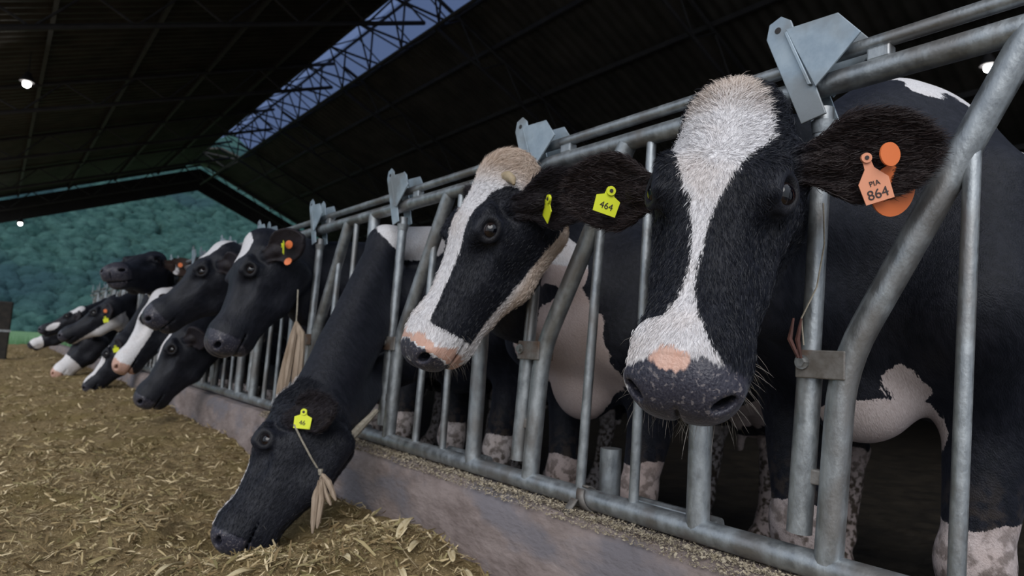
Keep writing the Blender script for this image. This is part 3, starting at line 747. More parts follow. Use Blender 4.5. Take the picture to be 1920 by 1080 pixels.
M['whisker'] = newmat('whisker', (.30, .27, .24), .5)
M['tuft'] = newmat('cream_hair', (.58, .46, .36), .6)
M['tuft_dark'] = newmat('dark_hair', (.02, .014, .012), .5)

def tagmesh(kind):
    b = MB()
    if kind == 'yellow':
        poly = [(-.028, -.052), (.028, -.052), (.030, -.014), (.012, -.006), (.009, .012), (-.009, .012), (-.012, -.006), (-.030, -.014)]
    else:
        poly = [(-.030, -.095), (.030, -.095), (.032, -.048), (.010, -.020), (.008, .004), (-.008, .004), (-.010, -.020), (-.032, -.048)]
    b.prism([(x, y, 0) for x, y in poly], (0, 0, .002))
    V = [(.011*math.cos(a), .011*math.sin(a)+.004, z) for z in (0, .006) for a in np.linspace(0, 2*math.pi, 17)[:-1]]
    b.add(V, [tuple(range(16))[::-1], tuple(range(16, 32))] + [(i, (i+1) % 16, (i+1) % 16+16, i+16) for i in range(16)])
    return b
def disc_mesh(r_=.020):
    b = MB(); V = [(r_*math.cos(a), r_*math.sin(a), z) for z in (0, .003) for a in np.linspace(0, 2*math.pi, 33)[:-1]]
    b.add(V, [tuple(range(32))[::-1], tuple(range(32, 64))] + [(i, (i+1) % 32, (i+1) % 32+32, i+32) for i in range(32)]); return b
def frame_obj(o, pos, xd, nd, parent=None):
    n = unit(nd); x = np.array(xd, float); x = unit(x - n*(x @ n)); y = np.cross(n, x)
    o.matrix_world = Matrix(((x[0], y[0], n[0], pos[0]), (x[1], y[1], n[1], pos[1]), (x[2], y[2], n[2], pos[2]), (0, 0, 0, 1)))
def text_mesh(s, size):
    c = bpy.data.curves.new('txt', 'FONT'); c.body = s; c.size = size; c.align_x = 'CENTER'; c.align_y = 'CENTER'; c.extrude = .0003
    o = bpy.data.objects.new('txt', c); COL.objects.link(o); bpy.context.view_layer.update()
    me = bpy.data.meshes.new_from_object(o.evaluated_get(bpy.context.evaluated_depsgraph_get())); bpy.data.objects.remove(o); return me
def add_tag(cow, root, kind, side, u, a, tilt=0, text=None, lift=.012, size=1.0, xyz=None, normal=None):
    base, tip, v, nn = ear_frame(cow.opt, side); 
    if xyz is None:
        L = cow.opt.get('ear_len', .19); p = base + tip*L*u + v*a + nn*lift; pos = cow.h2w(p)
    else: pos = np.array(xyz, float)
    nW = nn @ cow.HR if normal is None else np.array(normal, float)
    xd = rt*math.cos(tilt) + up*math.sin(tilt)
    if kind == 'disc': o = disc_mesh(.0195*size).build('ear_tag_button', M['orange'], root, smooth=False)
    else: o = tagmesh(kind).build('ear_tag', M['yellow'] if kind == 'yellow' else M['salmon'], root, smooth=False)
    n = unit(nW); x = unit(xd - n*(xd @ n)); y = np.cross(n, x)
    if y @ up < 0: x = -x; y = -y
    pos = pos - cow.org
    o.matrix_local = Matrix(((x[0]*size, y[0]*size, n[0], pos[0]), (x[1]*size, y[1]*size, n[1], pos[1]), (x[2]*size, y[2]*size, n[2], pos[2]), (0, 0, 0, 1)))
    if kind != 'disc':
        q = tube_pin(); q.parent = o; q.name = 'tag_pin'
    if text:
        for s_, sz, yy in text:
            te = link('tag_number', text_mesh(s_, sz), M['ink'], o); te.location = (0, yy, .0028)
    return o
def tube_pin():
    b = MB(); b.tube([(0, .004, .004), (0, .004, .0075)], .0045, 10); return link('tag_pin', b.mesh('tag_pin'), M['ink'])

def strands(n, pf, L, r_, seed=0):
    rg = np.random.default_rng(seed); b = MB()
    for i in range(n):
        p, d, cv, ll = pf(rg)
        pts = [p, p + d*ll*.35 + cv*.15*ll, p + d*ll*.7 + cv*.5*ll, p + d*ll*.95 + cv*1.0*ll]
        b.tube(pts, [r_, r_*.9, r_*.7, r_*.25], 4, cap=False)
    return b

def build_cow(c, label, h):
    set_eye(c.opt)
    t1 = time.time()
    corners = [c.b2w((-1.65, -.45, -.02)), c.b2w((.3, .45, 1.5))] + [c.h2w(q) for q in ((-.06, .3, .05), (-.06, -.3, .05), (.55, .1, -.2), (.55, -.1, .05), (.1, 0, -.26), (0, .1, .05))] + [np.array([0, c.gy, c.gz[0]+.03]), np.array([0, c.gy, c.gz[2]-.05])]
    if h < .02:
        for side in (1, -1):
            base, tip, v, nn = ear_frame(c.opt, side); corners.append(c.h2w(base + tip*.22)); corners.append(c.h2w(base+tip*.1+v*.08)); corners.append(c.h2w(base+tip*.1-v*.08))
    C_ = np.array(corners); lo = C_.min(0)-.03; hi = C_.max(0)+.03
    V, F = mesh_sdf(c.sdf, lo, hi, h)
    root = empty('cow', tuple(c.base)); org = c.base.copy()
    me = bpy.data.meshes.new('body'); me.vertices.add(len(V)); me.vertices.foreach_set('co', (V-org).astype(np.float32).ravel())
    me.loops.add(F.size); me.loops.foreach_set('vertex_index', F.astype(np.int32).ravel()); me.polygons.add(len(F))
    me.polygons.foreach_set('loop_start', np.arange(0, F.size, 4, dtype=np.int32)); me.polygons.foreach_set('loop_total', np.full(len(F), 4, np.int32)); me.update(calc_edges=True); me.validate()
    me.polygons.foreach_set('use_smooth', np.ones(len(me.polygons), bool))
    _, dh = c.sdf(V, True); H = c.toh(V); B = c.tob(V)
    headw = np.clip((.055-dh)/.03, 0, 1)*(H[:, 0] > -.08)
    e1 = np.minimum.reduce([ear_sdf(H, c.opt, s_)*c.hs for s_ in (1, -1)]); earw = np.clip((.012-e1)/.008, 0, 1)*np.clip((np.abs(H[:, 1])-.10)/.02, 0, 1)
    white, att = c.coat(H, B, V, headw, earw)
    zero = np.zeros(len(V))
    # leg dirt
    dirt = np.clip((.62-B[:, 2])/.25, 0, 1)*(headw < .5)
    rgn = lambda pts: None
    eye_r = np.minimum(np.linalg.norm((H-EYE.astype(np.float32))/np.array([1.25, 1, 1]), axis=1), np.linalg.norm((H-(EYE*np.array([1, -1, 1])).astype(np.float32))/np.array([1.25, 1, 1]), axis=1))
    dark = np.clip((.0265-eye_r)/.004, 0, 1)*.75*headw
    HA = H.copy(); HA[:, 1] = np.abs(HA[:, 1])
    dark = np.maximum(dark, np.clip(1-np.linalg.norm((HA-np.array([.484, .048, -.067], np.float32))/np.array([.018, .020, .016]), axis=1), 0, 1)*3*headw)
    dark = np.clip(dark, 0, 1)
    data = dict(white=white, dark=dark, dirt=np.maximum(dirt, att.get('dirt', zero)), nose=att.get('nose', zero-1), pink=att.get('pink', zero-1), brown=att.get('brown', zero), cream=att.get('cream', zero), rosy=att.get('rosy', zero))
    for k_, v_ in data.items():
        a_ = me.attributes.new(k_, 'FLOAT', 'POINT'); a_.data.foreach_set('value', np.asarray(v_, np.float32))
    # fur direction space: head space near the head, body space (hair running back and down) elsewhere
    fv = H*headw[:, None] + (1-headw[:, None])*np.stack([B[:, 0]*.7+B[:, 2]*.7, B[:, 1], B[:, 2]*.7-B[:, 0]*.7], -1)
    for s_ in (1, -1):
        base, tip, v, nn = ear_frame(c.opt, s_); m_ = (earw > .4) & (H[:, 1]*s_ > 0); fv[m_] = (H[m_]-base) @ np.stack([tip, v, nn], 1)
    a_ = me.attributes.new('fur', 'FLOAT_VECTOR', 'POINT'); a_.data.foreach_set('vector', fv.astype(np.float32).ravel())
    ob = link('body', me, M['coat'], root)
    fur_n = int(getattr(c, 'fur', 0))
    if fur_n: add_fur(c, V, F, H, data, fv, headw, earw, root, org, fur_n)
    if getattr(c, 'whisk', 0): add_whiskers(c, V, F, H, root, org, c.whisk)
    # eyes
    if getattr(c, 'eyes', True):
        for s_ in (1, -1):
            mb = MB(); R_ = .0240*c.hs; Vv = []
            for i in range(17):
                for k in range(24):
                    a = math.pi*i/16; Vv.append((R_*math.sin(a)*math.cos(k*math.pi/12), R_*math.sin(a)*math.sin(k*math.pi/12), R_*math.cos(a)))
            mb.add(Vv, [(i*24+k, (i+1)*24+k, (i+1)*24+(k+1) % 24, i*24+(k+1) % 24) for i in range(16) for k in range(24)])
            em_ = mb.mesh('eye'); Vv = np.array(Vv); rad = np.sqrt(Vv[:, 0]**2/1.3 + Vv[:, 1]**2*1.3)/R_; rad = np.where(Vv[:, 2] > 0, rad, 1)
            a_ = em_.attributes.new('rad', 'FLOAT', 'POINT'); a_.data.foreach_set('value', rad.astype(np.float32))
            eo = link('eye', em_, M['eye'], root); e_ = EYE - EYN*.0130; e_[1] *= s_
            gz = c.opt.get('gaze', tuple(EYN)); n = unit(np.array([gz[0], gz[1]*s_, gz[2]])) @ c.HR; x = unit(c.HR[0] - n*(c.HR[0] @ n)); y = np.cross(n, x); pos = c.h2w(e_) - org
            eo.matrix_local = Matrix(((x[0], y[0], n[0], pos[0]), (x[1], y[1], n[1], pos[1]), (x[2], y[2], n[2], pos[2]), (0, 0, 0, 1)))
    tag(root, label, 'cow', 'cows feeding along the headlock fence')
    print('cow', label[:30], len(V), round(time.time()-t1, 1))
    c.root = root; c.org = org
    return root
def shift_children(c, objs):
    for o in objs: o.matrix_local = Matrix.Translation(Vector(-c.org)) @ o.matrix_local

def vnormals(V, F):
    n = np.cross(V[F[:, 2]]-V[F[:, 0]], V[F[:, 3]]-V[F[:, 1]]); N_ = np.zeros_like(V)
    for i in range(4): np.add.at(N_, F[:, i], n)
    return N_/np.maximum(np.linalg.norm(N_, axis=1), 1e-12)[:, None]
def ribbons(name, P, D, C, L, W, mat, root, attrs=None, seed=0):
    # thin tapering hairs: three segments each, curving from D towards C
    n = len(P); r = np.random.default_rng(seed); S = np.cross(D, r.normal(size=(n, 3))); S /= np.linalg.norm(S, axis=1)[:, None]
    L = L[:, None]; W = W[:, None]; pts = [P, P+D*L*.35+C*L*.06, P+D*L*.68+C*L*.24, P+D*L*.9+C*L*.55]; ww = [1, .9, .65, .08]
    V = np.stack([q + s_*S*W*w_*.5 for q, w_ in zip(pts, ww) for s_ in (-1, 1)], 1).reshape(-1, 3)
    i = np.arange(n)*8; F = np.concatenate([np.stack([i+2*k, i+2*k+1, i+2*k+3, i+2*k+2], -1) for k in range(3)])
    me = bpy.data.meshes.new(name); me.vertices.add(len(V)); me.vertices.foreach_set('co', V.astype(np.float32).ravel())
    me.loops.add(F.size); me.loops.foreach_set('vertex_index', F.astype(np.int32).ravel()); me.polygons.add(len(F))
    me.polygons.foreach_set('loop_start', np.arange(0, F.size, 4, dtype=np.int32)); me.polygons.foreach_set('loop_total', np.full(len(F), 4, np.int32)); me.update(calc_edges=True)
    me.polygons.foreach_set('use_smooth', np.ones(len(F), bool))
    if attrs:
        for k_, v_ in attrs.items():
            v_ = np.repeat(v_, 8, 0)
            if v_.ndim > 1: a_ = me.attributes.new(k_, 'FLOAT_VECTOR', 'POINT'); a_.data.foreach_set('vector', v_.astype(np.float32).ravel())
            else: a_ = me.attributes.new(k_, 'FLOAT', 'POINT'); a_.data.foreach_set('value', v_.astype(np.float32))
    return link(name, me, mat, root)
def add_fur(c, V, F, H, data, fv, headw, earw, root, org, n, seed=1):
    r = np.random.default_rng(seed); Nn = vnormals(V, F)
    eyed = np.minimum(np.linalg.norm(H-EYE.astype(np.float32), axis=1), np.linalg.norm(H-(EYE*np.array([1, -1, 1])).astype(np.float32), axis=1))
    wgt = np.clip(headw + earw, 0, 1)*(eyed > .040)*np.clip((.47-H[:, 0])/.02, 0, 1)*np.clip(-data['nose']*200, 0, 1)*np.clip(-data['pink']*200, 0, 1)
    cam_f = ((CAM_POS - V)*Nn).sum(1)/np.linalg.norm(CAM_POS-V, axis=1); wgt = wgt*np.clip(cam_f+.35, 0.05, 1)
    k = r.choice(len(V), n, p=wgt/wgt.sum()); P = V[k] + r.normal(0, .002, (n, 3)); Nk = Nn[k]; P = P - Nk*.001
    X = np.tile(c.HR[0], (n, 1)); lat = np.clip(H[k, 1]/.045, -1, 1)[:, None]*c.HR[1]
    up_f = np.clip((.16-H[k, 0])/.05, 0, 1)[:, None]
    flow = X*(1-1.6*up_f) + .45*lat*(1+up_f) + r.normal(0, .22, (n, 3))
    e_ = earw[k] > .5
    for s_ in (1, -1):
        tip = ear_frame(c.opt, s_)[1] @ c.HR; m_ = e_ & (H[k, 1]*s_ > 0); flow[m_] = tip + r.normal(0, .25, (m_.sum(), 3))
    flow = flow - Nk*(flow*Nk).sum(1)[:, None]; flow /= np.linalg.norm(flow, axis=1)[:, None]
    poll = np.clip((.05-H[k, 0])/.04, 0, 1)*(H[k, 2] > -.09)
    D = Nk*(.30+.45*poll)[:, None] + flow + r.normal(0, .12, (n, 3)); D /= np.linalg.norm(D, axis=1)[:, None]
    L = (.0075 + .004*r.random(n))*(1+.9*e_) + poll*.016*r.random(n); W = .0007 + .0005*r.random(n) + 0*L
    at_ = {a: data[a][k] for a in data}; at_['fur'] = fv[k] + r.normal(0, .004, (n, 3))
    fo_ = ribbons('fur', P-org, D, flow*.6 - Nk*.5, L, W, M['coat'], root, at_, seed); fo_['kind'] = 'stuff'
def add_whiskers(c, V, F, H, root, org, n, seed=3):
    r = np.random.default_rng(seed); Nn = vnormals(V, F)
    m = (H[:, 0] > .39)*(H[:, 2] < -.085)*1.0*(np.linalg.norm(H-np.array([.44, 0, -.11]), axis=1) < .14)
    k = r.choice(len(V), n, p=m/m.sum()); D = Nn[k]*.8 + c.HR[0]*.35 - c.HR[2]*.2 + r.normal(0, .22, (n, 3)); D /= np.linalg.norm(D, axis=1)[:, None]
    C = np.tile(np.array([0, 0, -1.]), (n, 1))*.5 + r.normal(0, .15, (n, 3))
    wo_ = ribbons('whiskers', V[k]-Nn[k]*.002-org, D, C, r.uniform(.015, .048, n), np.full(n, .00045), M['whisker'], root, None, seed); wo_['kind'] = 'stuff'
# coat patterns -----------------------------------------------------------
def blobs(V, L):
    f = np.full(len(V), -1.0)
    for q in L:
        cc = np.array(q[0]); r_ = np.array(q[1]) if hasattr(q[1], '__len__') else np.array([q[1]]*3)
        d = np.linalg.norm((V-cc)/r_, axis=1); f = np.maximum(f, (1-d)*r_.min())
    return f
def strip(H, xs_, cs, hw):
    c_ = np.interp(H[:, 0], xs_, cs); w_ = np.interp(H[:, 0], xs_, hw)
    return np.minimum(w_ - np.abs(H[:, 1]-c_), H[:, 2]+.115)
def nose_pad(H):       # hairless pad on the front of the muzzle
    f = H[:, 0] - .458 - np.clip(np.abs(H[:, 1])-.03, 0, 1)*.25 - np.clip(-.115-H[:, 2], 0, 1)*.9
    return np.minimum(f, .03)
def coatA(H, B, V, hw, ew):
    x_ = [-.06, 0, .03, .08, .12, .155, .185, .20, .25, .30, .347, .37, .40, .43, .455, .48, .6]
    cs = [0, -.004, -.008, -.010, -.012, -.013, -.013, -.012, -.011, -.010, -.010, -.010, -.009, -.007, -.005, -.004, 0]
    ww = [.0, .042, .068, .080, .058, .042, .031, .022, .011, .006, .008, .014, .026, .042, .060, .078, .09]
    wf = strip(H, x_, cs, ww); wf = np.minimum(wf, np.interp(H[:, 0], [.0, .42, .455, .6], [.2, .2, .06, .03]))
    wf = np.maximum(wf, np.where(H[:, 0] > .40, -H[:, 1]*1.0 - .012 + (H[:, 0]-.45)*.3, -1))     # white lip on one side
    wf = np.where(H[:, 2] < -.16, -1, wf)
    white = np.where((hw > .3) & (ew < .5), wf, -1)
    bw = blobs(B, [((-.55, .06, 1.42), (.62, .20, .16)), ((-1.1, 0, .62), (.3, .3, .16))])
    bw = np.maximum(bw, .50-B[:, 2] + .05*fbm(B*6, 2))
    bw = np.maximum(bw, blobs(V, [((.46, .56, .90), (.22, .075, .07)), ((.46, .60, .80), (.24, .12, .08)), ((.42, .66, .70), (.2, .10, .07))]))
    white = np.maximum(white, np.where(hw < .3, bw + .16*fbm(B*6, 4), -1))
    nose = np.where(hw > .5, nose_pad(H), -1)
    nose = np.minimum(nose, H[:, 1]+.058 + np.clip(H[:, 2]+.085, -.03, .03)*.8)
    nose = np.maximum(nose, np.where((hw > .5) & (H[:, 1] > .02), H[:, 0]-.455, -1)*.6)
    pink = np.where(hw > .5, .026 - np.linalg.norm((H-np.array([.462, -.012, -.022]))*np.array([1.5, .95, 1.0]), axis=1), -1)
    rim = np.zeros(len(V))
    return white, dict(nose=nose, pink=pink, brown=ew*.6, cream=np.clip((.05-H[:, 0])/.06, 0, 1)*.7*hw, rosy=np.clip((B[:, 2] < .95)*.5, 0, 1)*(hw < .3))
def coatB(H, B, V, hw, ew):
    x_ = [-.08, 0, .05, .09, .14, .20, .27, .35, .42, .46, .6]
    cs = [0]*11; ww = [.12, .12, .10, .062, .048, .042, .038, .036, .055, .09, .12]
    wf = strip(H, x_, cs, ww)
    wf = np.maximum(wf, np.minimum(.055 - H[:, 0], H[:, 2]+.085))
    wf = np.maximum(wf, H[:, 0]-.425 - np.clip(H[:, 2]+.1, -.05, .02)*0)
    wf = np.maximum(wf, -.178 - H[:, 2] + (H[:, 0]-.25)*.20)            # pale jaw line
    white = np.where((hw > .3) & (ew < .5), wf, -1)
    bw = blobs(B, [((.24, .02, .84), (.20, .22, .22)), ((-.8, .1, 1.35), (.4, .2, .16)), ((-.6, 0, .62), (.3, .3, .14))])
    bw = np.maximum(bw, blobs(V, [((.12, 1.50, 1.20), (.12, .13, .085))]))
    bw = np.maximum(bw, .52-B[:, 2] + .05*fbm(B*6, 2))
    white = np.maximum(white, np.where(hw < .3, bw + .16*fbm(B*6, 4), -1))
    nose = np.where(hw > .5, nose_pad(H)-.016 - .05*np.abs(fbm(H*40, 2)), -1)
    pink = np.where(hw > .5, H[:, 0]-.448 - .10*np.abs(fbm(H*26, 2)), -1); pink = np.where(nose > 0, -1, pink)
    return white, dict(nose=nose, pink=pink, brown=ew*.35, cream=np.clip((.07-H[:, 0])/.06, 0, 1)*.9*hw + np.clip((-.17-H[:, 2])/.03, 0, 1)*.8*hw, rosy=np.clip((B[:, 2] < 1.1)*.6, 0, 1)*(hw < .3))
def coat_simple(face, body=(), muz='dark', bl=None, legs=.45, extra=None, brown=.3, gen=True):
    def f(H, B, V, hw, ew):
        wf = np.full(len(V), -1.0)
        if bl is not None: wf = strip(H, *bl)
        if face: wf = np.maximum(wf, blobs(H, face))
        if extra is not None: wf = extra(H, wf)
        white = np.where((hw > .3) & (ew < .5), wf, -1)
        bw = np.full(len(V), -1.0)
        if body: bw = blobs(V, body)
        bw = np.maximum(bw, legs-B[:, 2] + .05*fbm(B*6+V[:1, 1:2], 2)); bw = np.maximum(bw, (fbm(B*2.1 + V.mean(0)[1]*7, 2)*.5 - .07) if gen else -1)
        bw = np.where((V[:, 0] < .25) & (B[:, 2] > .6) & (blobs(V, body) < -.5 if body else True), -1, bw)
        white = np.maximum(white, np.where(hw < .3, bw + .02*fbm(B*8, 3), -1))
        npad = np.where(hw > .5, nose_pad(H), -1)
        at = dict(brown=ew*brown, rosy=(B[:, 2] < .95)*.35*(hw < .3))
        if muz == 'dark': at['nose'] = npad
        elif muz == 'grey': at['nose'] = npad+.02
        else: at['pink'] = np.where(hw > .5, nose_pad(H)+.01-.05*np.abs(fbm(H*26, 2)), -1)
        return white, at
    return f

# ------------------------------------------------------------------ the cows
COWS = {}
def mk(key, label, h, **k):
    c = Cow(**k); COWS[key] = c; build_cow(c, label, h); return c
mk('A', 'nearest black and white cow with wide white blaze and orange tag 864', .0048, fur=90000, whisk=420, poll=(-.268, .624, 1.390), muz=(-.434, .600, .858), dors=(-.50, .12, 1),
       gy=.735, gz=(1.44, 1.22, .98), yb=.66, bs=1.17, bx=.46, coat=coatA, opt=dict(eye=(.174, .096, -.034), eye_n=(.16, .70, .70), ear_l=(-.15, 1.0, .05), ear_r=(-.04, 1.0, -.06), base_r=(.125, .100, -.105), ear_n=(.65, 0, .75), ear_len=.188))
mk('B', 'second cow with cream curly poll, pink muzzle and pale jaw', .0055, fur=60000, whisk=160, poll=(-.235, 1.395, 1.425), muz=(-.385, 1.475, .885), dors=(-.85, .22, .50),
       gy=1.565, gz=(1.42, 1.20, .96), yb=1.60, bs=1.08, bx=.50, coat=coatB, opt=dict(ear_l=(-.35, .85, -.35), ear_n=(.5, .5, .5), ear_len=.17, gaze=(.0, 1, .25)))
mk('C', 'black cow bending down to eat silage with a yellow ear tag', .0065, fur=26000, whisk=50, hs=.97, poll=(-.445, 2.255, .705), muz=(-.59, 2.17, .385), dors=(-1, .50, .02),
       gy=2.425, gz=(1.40, 1.08, .70), yb=2.43, bx=.55, opt=dict(deep=1.24, ear_l=(-.45, .80, -.55), ear_n=(.2, .8, .3), ear_len=.16),
       coat=coat_simple([], [((.10, 2.42, 1.37), (.16, .2, .10)), ((-.16, 2.35, .58), (.12, .2, .07))], bl=([-.05, 0, .02, .05, .10, .2, .25, .45, .5], [0]*9, [.02, .03, .03, .0, -.02, -.01, .034, .034, .0]), legs=.5, gen=False))
mk('D', 'black cow with white forehead patch and orange and yellow tags', .007, hs=1.15, poll=(-.319, 3.245, 1.41), muz=(-.452, 3.162, .904), dors=(-.78, .15, .62),
       gy=3.275, gz=(1.43, 1.22, 1.0), bx=.55, opt=dict(deep=1.14, ear_l=(-.35, .90, -.20), ear_n=(.5, .4, .5), ear_len=.19), coat=coat_simple([((.065, -.012, 0), (.075, .075, .06))], muz='grey', legs=.5))
mk('E', 'black cow with white poll, face partly behind the white-foreheaded cow', .008, hs=1.15, poll=(-.259, 4.029, 1.457), muz=(-.554, 4.063, 1.04), dors=(-.62, .62, .45),
       gy=4.125, gz=(1.44, 1.22, 1.0), bx=.55, opt=dict(deep=1.1, ear_len=.17), coat=coat_simple([((.03, 0, 0), (.10, .06, .06))], muz='grey'))
mk('H', 'black cow lowering its face to the feed, white stripe on forehead', .008, poll=(-.283, 4.756, .99), muz=(-.47, 4.712, .50), dors=(-.75, .25, .55),
       gy=4.975, gz=(1.36, 1.06, .70), bx=.55, opt=dict(deep=1.15, ear_len=.16), coat=coat_simple([((.10, 0, 0), (.17, .035, .06))], muz='dark'))
mk('G', 'cow with an all white face and pink muzzle', .009, hs=1.25, poll=(-.296, 5.638, 1.22), muz=(-.474, 5.589, .715), dors=(-.80, .30, .45),
       gy=5.825, gz=(1.36, 1.08, .74), bx=.55, opt=dict(ear_len=.16), coat=coat_simple([], bl=([-.1, .6], [0, 0], [.3, .3]), extra=lambda H, w_: np.minimum(w_, np.linalg.norm((H-np.array([.18, .1, -.05]))*np.array([.8, 1, 1]), axis=1)-.042), muz='pink'))
mk('F', 'dark brown cow raising its head above the others, grey muzzle', .009, hs=1.3, poll=(-.234, 6.25, 1.60), muz=(-.53, 5.83, 1.40), dors=(-.05, 1, .15),
       gy=6.675, gz=(1.44, 1.22, 1.0), bx=.55, opt=dict(ear_len=.20, ear=(-.25, 1, -.25)), coat=coat_simple([], muz='grey', brown=1.0, body=[((-.24, 6.40, 1.22), (.16, .3, .20))]))
mk('I', 'cow with grey-white face stripe feeding low beneath the white-faced cow', .010, poll=(-.28, 7.372, .86), muz=(-.47, 7.385, .40), dors=(-.9, .35, .3),
       gy=7.525, gz=(1.30, 1.0, .66), bx=.55, opt=dict(ear_len=.16), coat=coat_simple([((.30, .03, -.02), (.20, .055, .06))], muz='dark'))
mk('J', 'black cow with plain dark face and red and yellow tags, far left', .011, hs=1.2, poll=(-.279, 8.196, 1.26), muz=(-.645, 8.285, .862), dors=(-.6, .75, .3),
       gy=8.375, gz=(1.40, 1.12, .76), bx=.55, opt=dict(ear_len=.17), coat=coat_simple([], muz='dark', extra=lambda H, w_: np.maximum(w_, -.17-H[:, 2])))
mk('K', 'cow with pale pinkish muzzle down in the feed at far left', .012, hs=1.3, poll=(-.371, 9.085, .949), muz=(-.56, 9.028, .55), dors=(-.85, .4, .3),
       gy=9.225, gz=(1.34, 1.04, .68), bx=.55, opt=dict(ear_len=.17), coat=coat_simple([((.45, 0, -.08), (.16, .14, .16))], muz='pink'))
mk('L', 'far cow with black and white striped face and a yellow tag', .012, hs=1.0, poll=(-.40, 9.856, 1.18), muz=(-.736, 9.90, .907), dors=(-.6, .75, .3),
       gy=10.075, gz=(1.38, 1.08, .74), bx=.55, opt=dict(ear_len=.17), coat=coat_simple([((.05, .05, -.03), (.09, .05, .08)), ((.25, -.01, 0), (.2, .03, .07)), ((.36, .05, -.09), (.1, .06, .04))], muz='dark'))
mk('M', 'farthest visible cow, dark speckled face beside the striped one', .013, hs=1.0, poll=(-.48, 10.892, 1.0), muz=(-.78, 10.96, .70), dors=(-.7, .6, .3),
       gy=10.925, gz=(1.36, 1.06, .72), bx=.55, opt=dict(ear_len=.17), coat=coat_simple([((.40, 0, -.08), (.1, .12, .1)), ((.1, .0, 0), (.05, .03, .05))], muz='dark'))
def part_tube(c, name, mat, pts, rs, n=8):
    b = MB(); b.tube([np.array(p)-c.org for p in pts], rs, n); return b.build(name, mat, c.root)
if 'A' in COWS:
    c = COWS['A']; nA = unit(-fw*1.0 - rt*.15)
    e0, e1, e2, e3 = ear_frame(c.opt, 1); f0, f1, f2, f3 = ear_frame(c.opt, -1)
    add_tag(c, c.root, 'orange', 1, .45, 0, tilt=.30, size=.76, text=[('864', .030, -.078), ('PIA', .016, -.054)], xyz=c.h2w(e0 + e1*.098 + e2*.004 + e3*.021), normal=nA)
    add_tag(c, c.root, 'disc', 1, 0, 0, xyz=c.h2w(e0 + e1*.128 + e3*.020), normal=unit(-fw+rt*.25))
    add_tag(c, c.root, 'disc', 1, 0, 0, size=1.5, xyz=c.h2w(e0 + e1*.135 - e3*.012) - up*.062, normal=unit(-fw+rt*.25-up*.2))
    add_tag(c, c.root, 'yellow', -1, 0, 0, tilt=-.3, size=.85, text=[('464', .022, -.033)], xyz=c.h2w(f0 + f1*.095 + f3*.022), normal=unit(-fw+rt*.2))
if 'B' in COWS:
    c = COWS['B']; e0, e1, e2, e3 = ear_frame(c.opt, 1)
    add_tag(c, c.root, 'yellow', 1, 0, 0, tilt=-.25, xyz=c.h2w(e0+e1*.09+e3*.02), normal=unit(-fw*.35-rt*1.0))
    part_tube(c, 'horn', M['horn'], [c.h2w((.035, .045, -.03)), c.h2w((.035, .080, -.028)), c.h2w((.045, .105, -.030)), c.h2w((.058, .118, -.034))], [.017, .015, .011, .003], 12)
if 'C' in COWS:
    c = COWS['C']; e0, e1, e2, e3 = ear_frame(c.opt, 1)
    add_tag(c, c.root, 'yellow', 1, 0, 0, tilt=-.1, text=[('46', .022, -.033)], size=.95, xyz=c.h2w(e0+e1*.07+e3*.02), normal=unit(-fw+up*.2))
if 'D' in COWS:
    c = COWS['D']; e0, e1, e2, e3 = ear_frame(c.opt, 1); p = c.h2w(e0+e1*.11+e3*.025)
    add_tag(c, c.root, 'yellow', 1, 0, 0, tilt=.9, xyz=p, normal=unit(-fw*.4-rt*.8)); add_tag(c, c.root, 'disc', 1, 0, 0, xyz=p+rt*.03+up*.005, normal=unit(-fw-rt*.3)); add_tag(c, c.root, 'disc', 1, 0, 0, xyz=p+rt*.025-up*.075, normal=unit(-fw-rt*.3+up*.5))
for key, kinds in dict(F=((1, 'disc'), (-1, 'yellow')), J=((1, 'disc'), (1, 'yellow')), L=((-1, 'yellow'),), I=((1, 'yellow'),)).items():
    if key not in COWS: continue
    c = COWS[key]
    for j, (sd, kd) in enumerate(kinds):
        e0, e1, e2, e3 = ear_frame(c.opt, sd); add_tag(c, c.root, kd, sd, 0, 0, tilt=.2, xyz=c.h2w(e0+e1*.10+e3*.03) - up*.07*j*(sd > 0), normal=-fw)
# ------------------------------------------------------------------ twine and husks
root = empty('twine_tie', (-.34, 2.10, .47))
def rb(pts, rs, name, mat, n=8):
    b = MB(); b.tube([np.array(p)-np.array([-.34, 2.10, .47]) for p in pts], rs, n); return b.build(name, mat, root)
rb([(-.462, 2.06, .635), (-.44, 2.045, .59), (-.405, 2.035, .53), (-.373, 2.032, .484)], .0032, 'twine', M['rope'], 6)
rb([(-.373, 2.032, .484), (-.30, 2.075, .535), (-.226, 2.12, .587), (-.10, 2.20, .66)], [.008, .015, .017, .010], 'strap', M['rope'])
r = np.random.default_rng(4)
for k, (q, w_) in enumerate((((-.392, 2.005, .30), .012), ((-.380, 2.0, .315), .010), ((-.372, 2.0, .33), .009), ((-.332, 1.984, .40), .010), ((-.345, 1.99, .385), .008))):
    a = np.array((-.373, 2.032, .484)); q = np.array(q); m_ = (a+q)/2 + r.normal(0, .008, 3); rb([a, a*.8+m_*.2, m_, q*.7+m_*.3, q], [.004, .007, w_, w_*.8, .003], 'husk_strip', M['husk'], 7)
rb([(-.373, 2.032, .495), (-.373, 2.032, .468)], .010, 'knot', M['rope'])
tag(root, 'knotted twine with dry husk tails hanging beside the feeding cow', 'twine')
root2 = empty('husk_bundle', (-.13, 3.03, .80))
b = MB(); b.tube([np.array(p)-np.array((-.13, 3.03, .80)) for p in ((-.125, 3.05, 1.15), (-.128, 3.03, 1.06), (-.13, 3.02, .99))], .0035, 6); b.build('twine', M['rope'], root2)
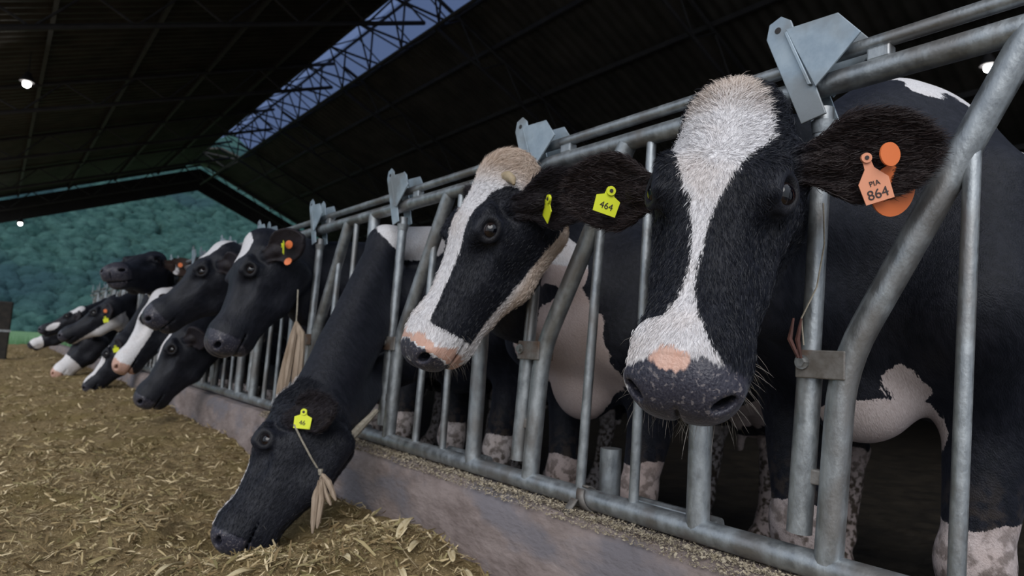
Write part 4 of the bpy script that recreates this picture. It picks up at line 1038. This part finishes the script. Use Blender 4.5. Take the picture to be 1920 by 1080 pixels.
for k in range(5):
    o_ = r.normal(0, .009, 3); b = MB(); pts = [(-.13, 3.02, .995), (-.133, 3.02, .93), (-.140, 3.022, .84), (-.150, 3.024, .73), (-.158, 3.022, .64)]
    b.tube([np.array(p) + o_*min(1, i)*(1+i*.4) - np.array((-.13, 3.03, .80)) for i, p in enumerate(pts)], [.006, .012, .017, .018, .008], 7); b.build('husk_strip', M['husk'], root2)
tag(root2, 'brown husk bundle hanging from a string in front of the bars', 'husks')
root3 = empty('hanging_twine', (-.13, .57, 1.0))
b = MB(); b.tube([np.array(p)-np.array((-.13, .57, 1.0)) for p in ((-.050, .565, 1.22), (-.055, .560, 1.14), (-.052, .575, 1.06), (-.060, .60, 1.0), (-.050, .60, .95))], .0016, 5); b.build('twine', M['rope'], root3)
strap = noisy('old_red_strap', (.06, .025, .02), (.12, .05, .04), scale=40, rough=.8)
for dx in (0, .010):
    b = MB(); b.tube([np.array(p)-np.array((-.13, .57, 1.0)) for p in ((-.060-dx, .60+dx, 1.0), (-.062-dx, .606+dx, .96), (-.054-dx, .603, .925))], [.002, .005, .003], 6); b.build('strap_end', strap, root3)
tag(root3, 'thin twine and dark red strap ends hanging at the pivot plate nearest the camera', 'twine')
# larger husk leaves lying on the feed
hk = noisy('corn_husk', (.42, .33, .18), (.66, .56, .36), scale=18, rough=.8, stretch=(1, 6, 1), bump=.4, bscale=60, dist=.002)
proto = None
r = np.random.default_rng(21)
spots = [(-.34, 1.52), (-.22, 1.72), (-.40, 1.42), (-.28, 1.35), (-.30, 1.88), (-.52, 1.40), (-.46, 1.62), (-.17, 1.55), (-.62, 1.50), (-.36, 1.20), (-.20, 1.42), (-.55, 1.25), (-.70, 1.7), (-.82, 1.9), (-.95, 1.55), (-.26, 1.60), (-.48, 1.30), (-.24, 1.28)]
V = []; F = []
for i in range(9):
    t_ = i/8; w_ = .011*math.sin(math.pi*min(1, .15+t_*.85))**.7+.001
    for j in range(4):
        a = (j/3-.5)*2; V.append(((t_-.5)*.115, a*w_, .006*a*a + .012*math.sin(t_*3.0)))
F = [(i*4+j, i*4+j+1, (i+1)*4+j+1, (i+1)*4+j) for i in range(8) for j in range(3)]
b = MB(); b.add(V, F); hme = b.mesh('husk_leaf'); hme.materials.append(hk)
for k, (x, y) in enumerate(spots):
    if proto is None: proto = bpy.data.objects.new('husk_leaf', hme); COL.objects.link(proto); o = proto; md = o.modifiers.new('s', 'SOLIDIFY'); md.thickness = .0008
    else: o = proto.copy(); COL.objects.link(o)
    tag(o, 'pale dry husk leaf lying on the silage in front of the curb', 'husk leaf', 'pale husk leaves on the feed')
    o.location = (x, y, float(feed_z(x, y))+.010); o.rotation_euler = (r.normal(0, .3), r.normal(0, .22), r.uniform(0, 6.28)); sc_ = r.uniform(.6, 1.15); o.scale = (sc_, sc_*r.uniform(.8, 1.3), sc_)
print('done', time.time()-T0)
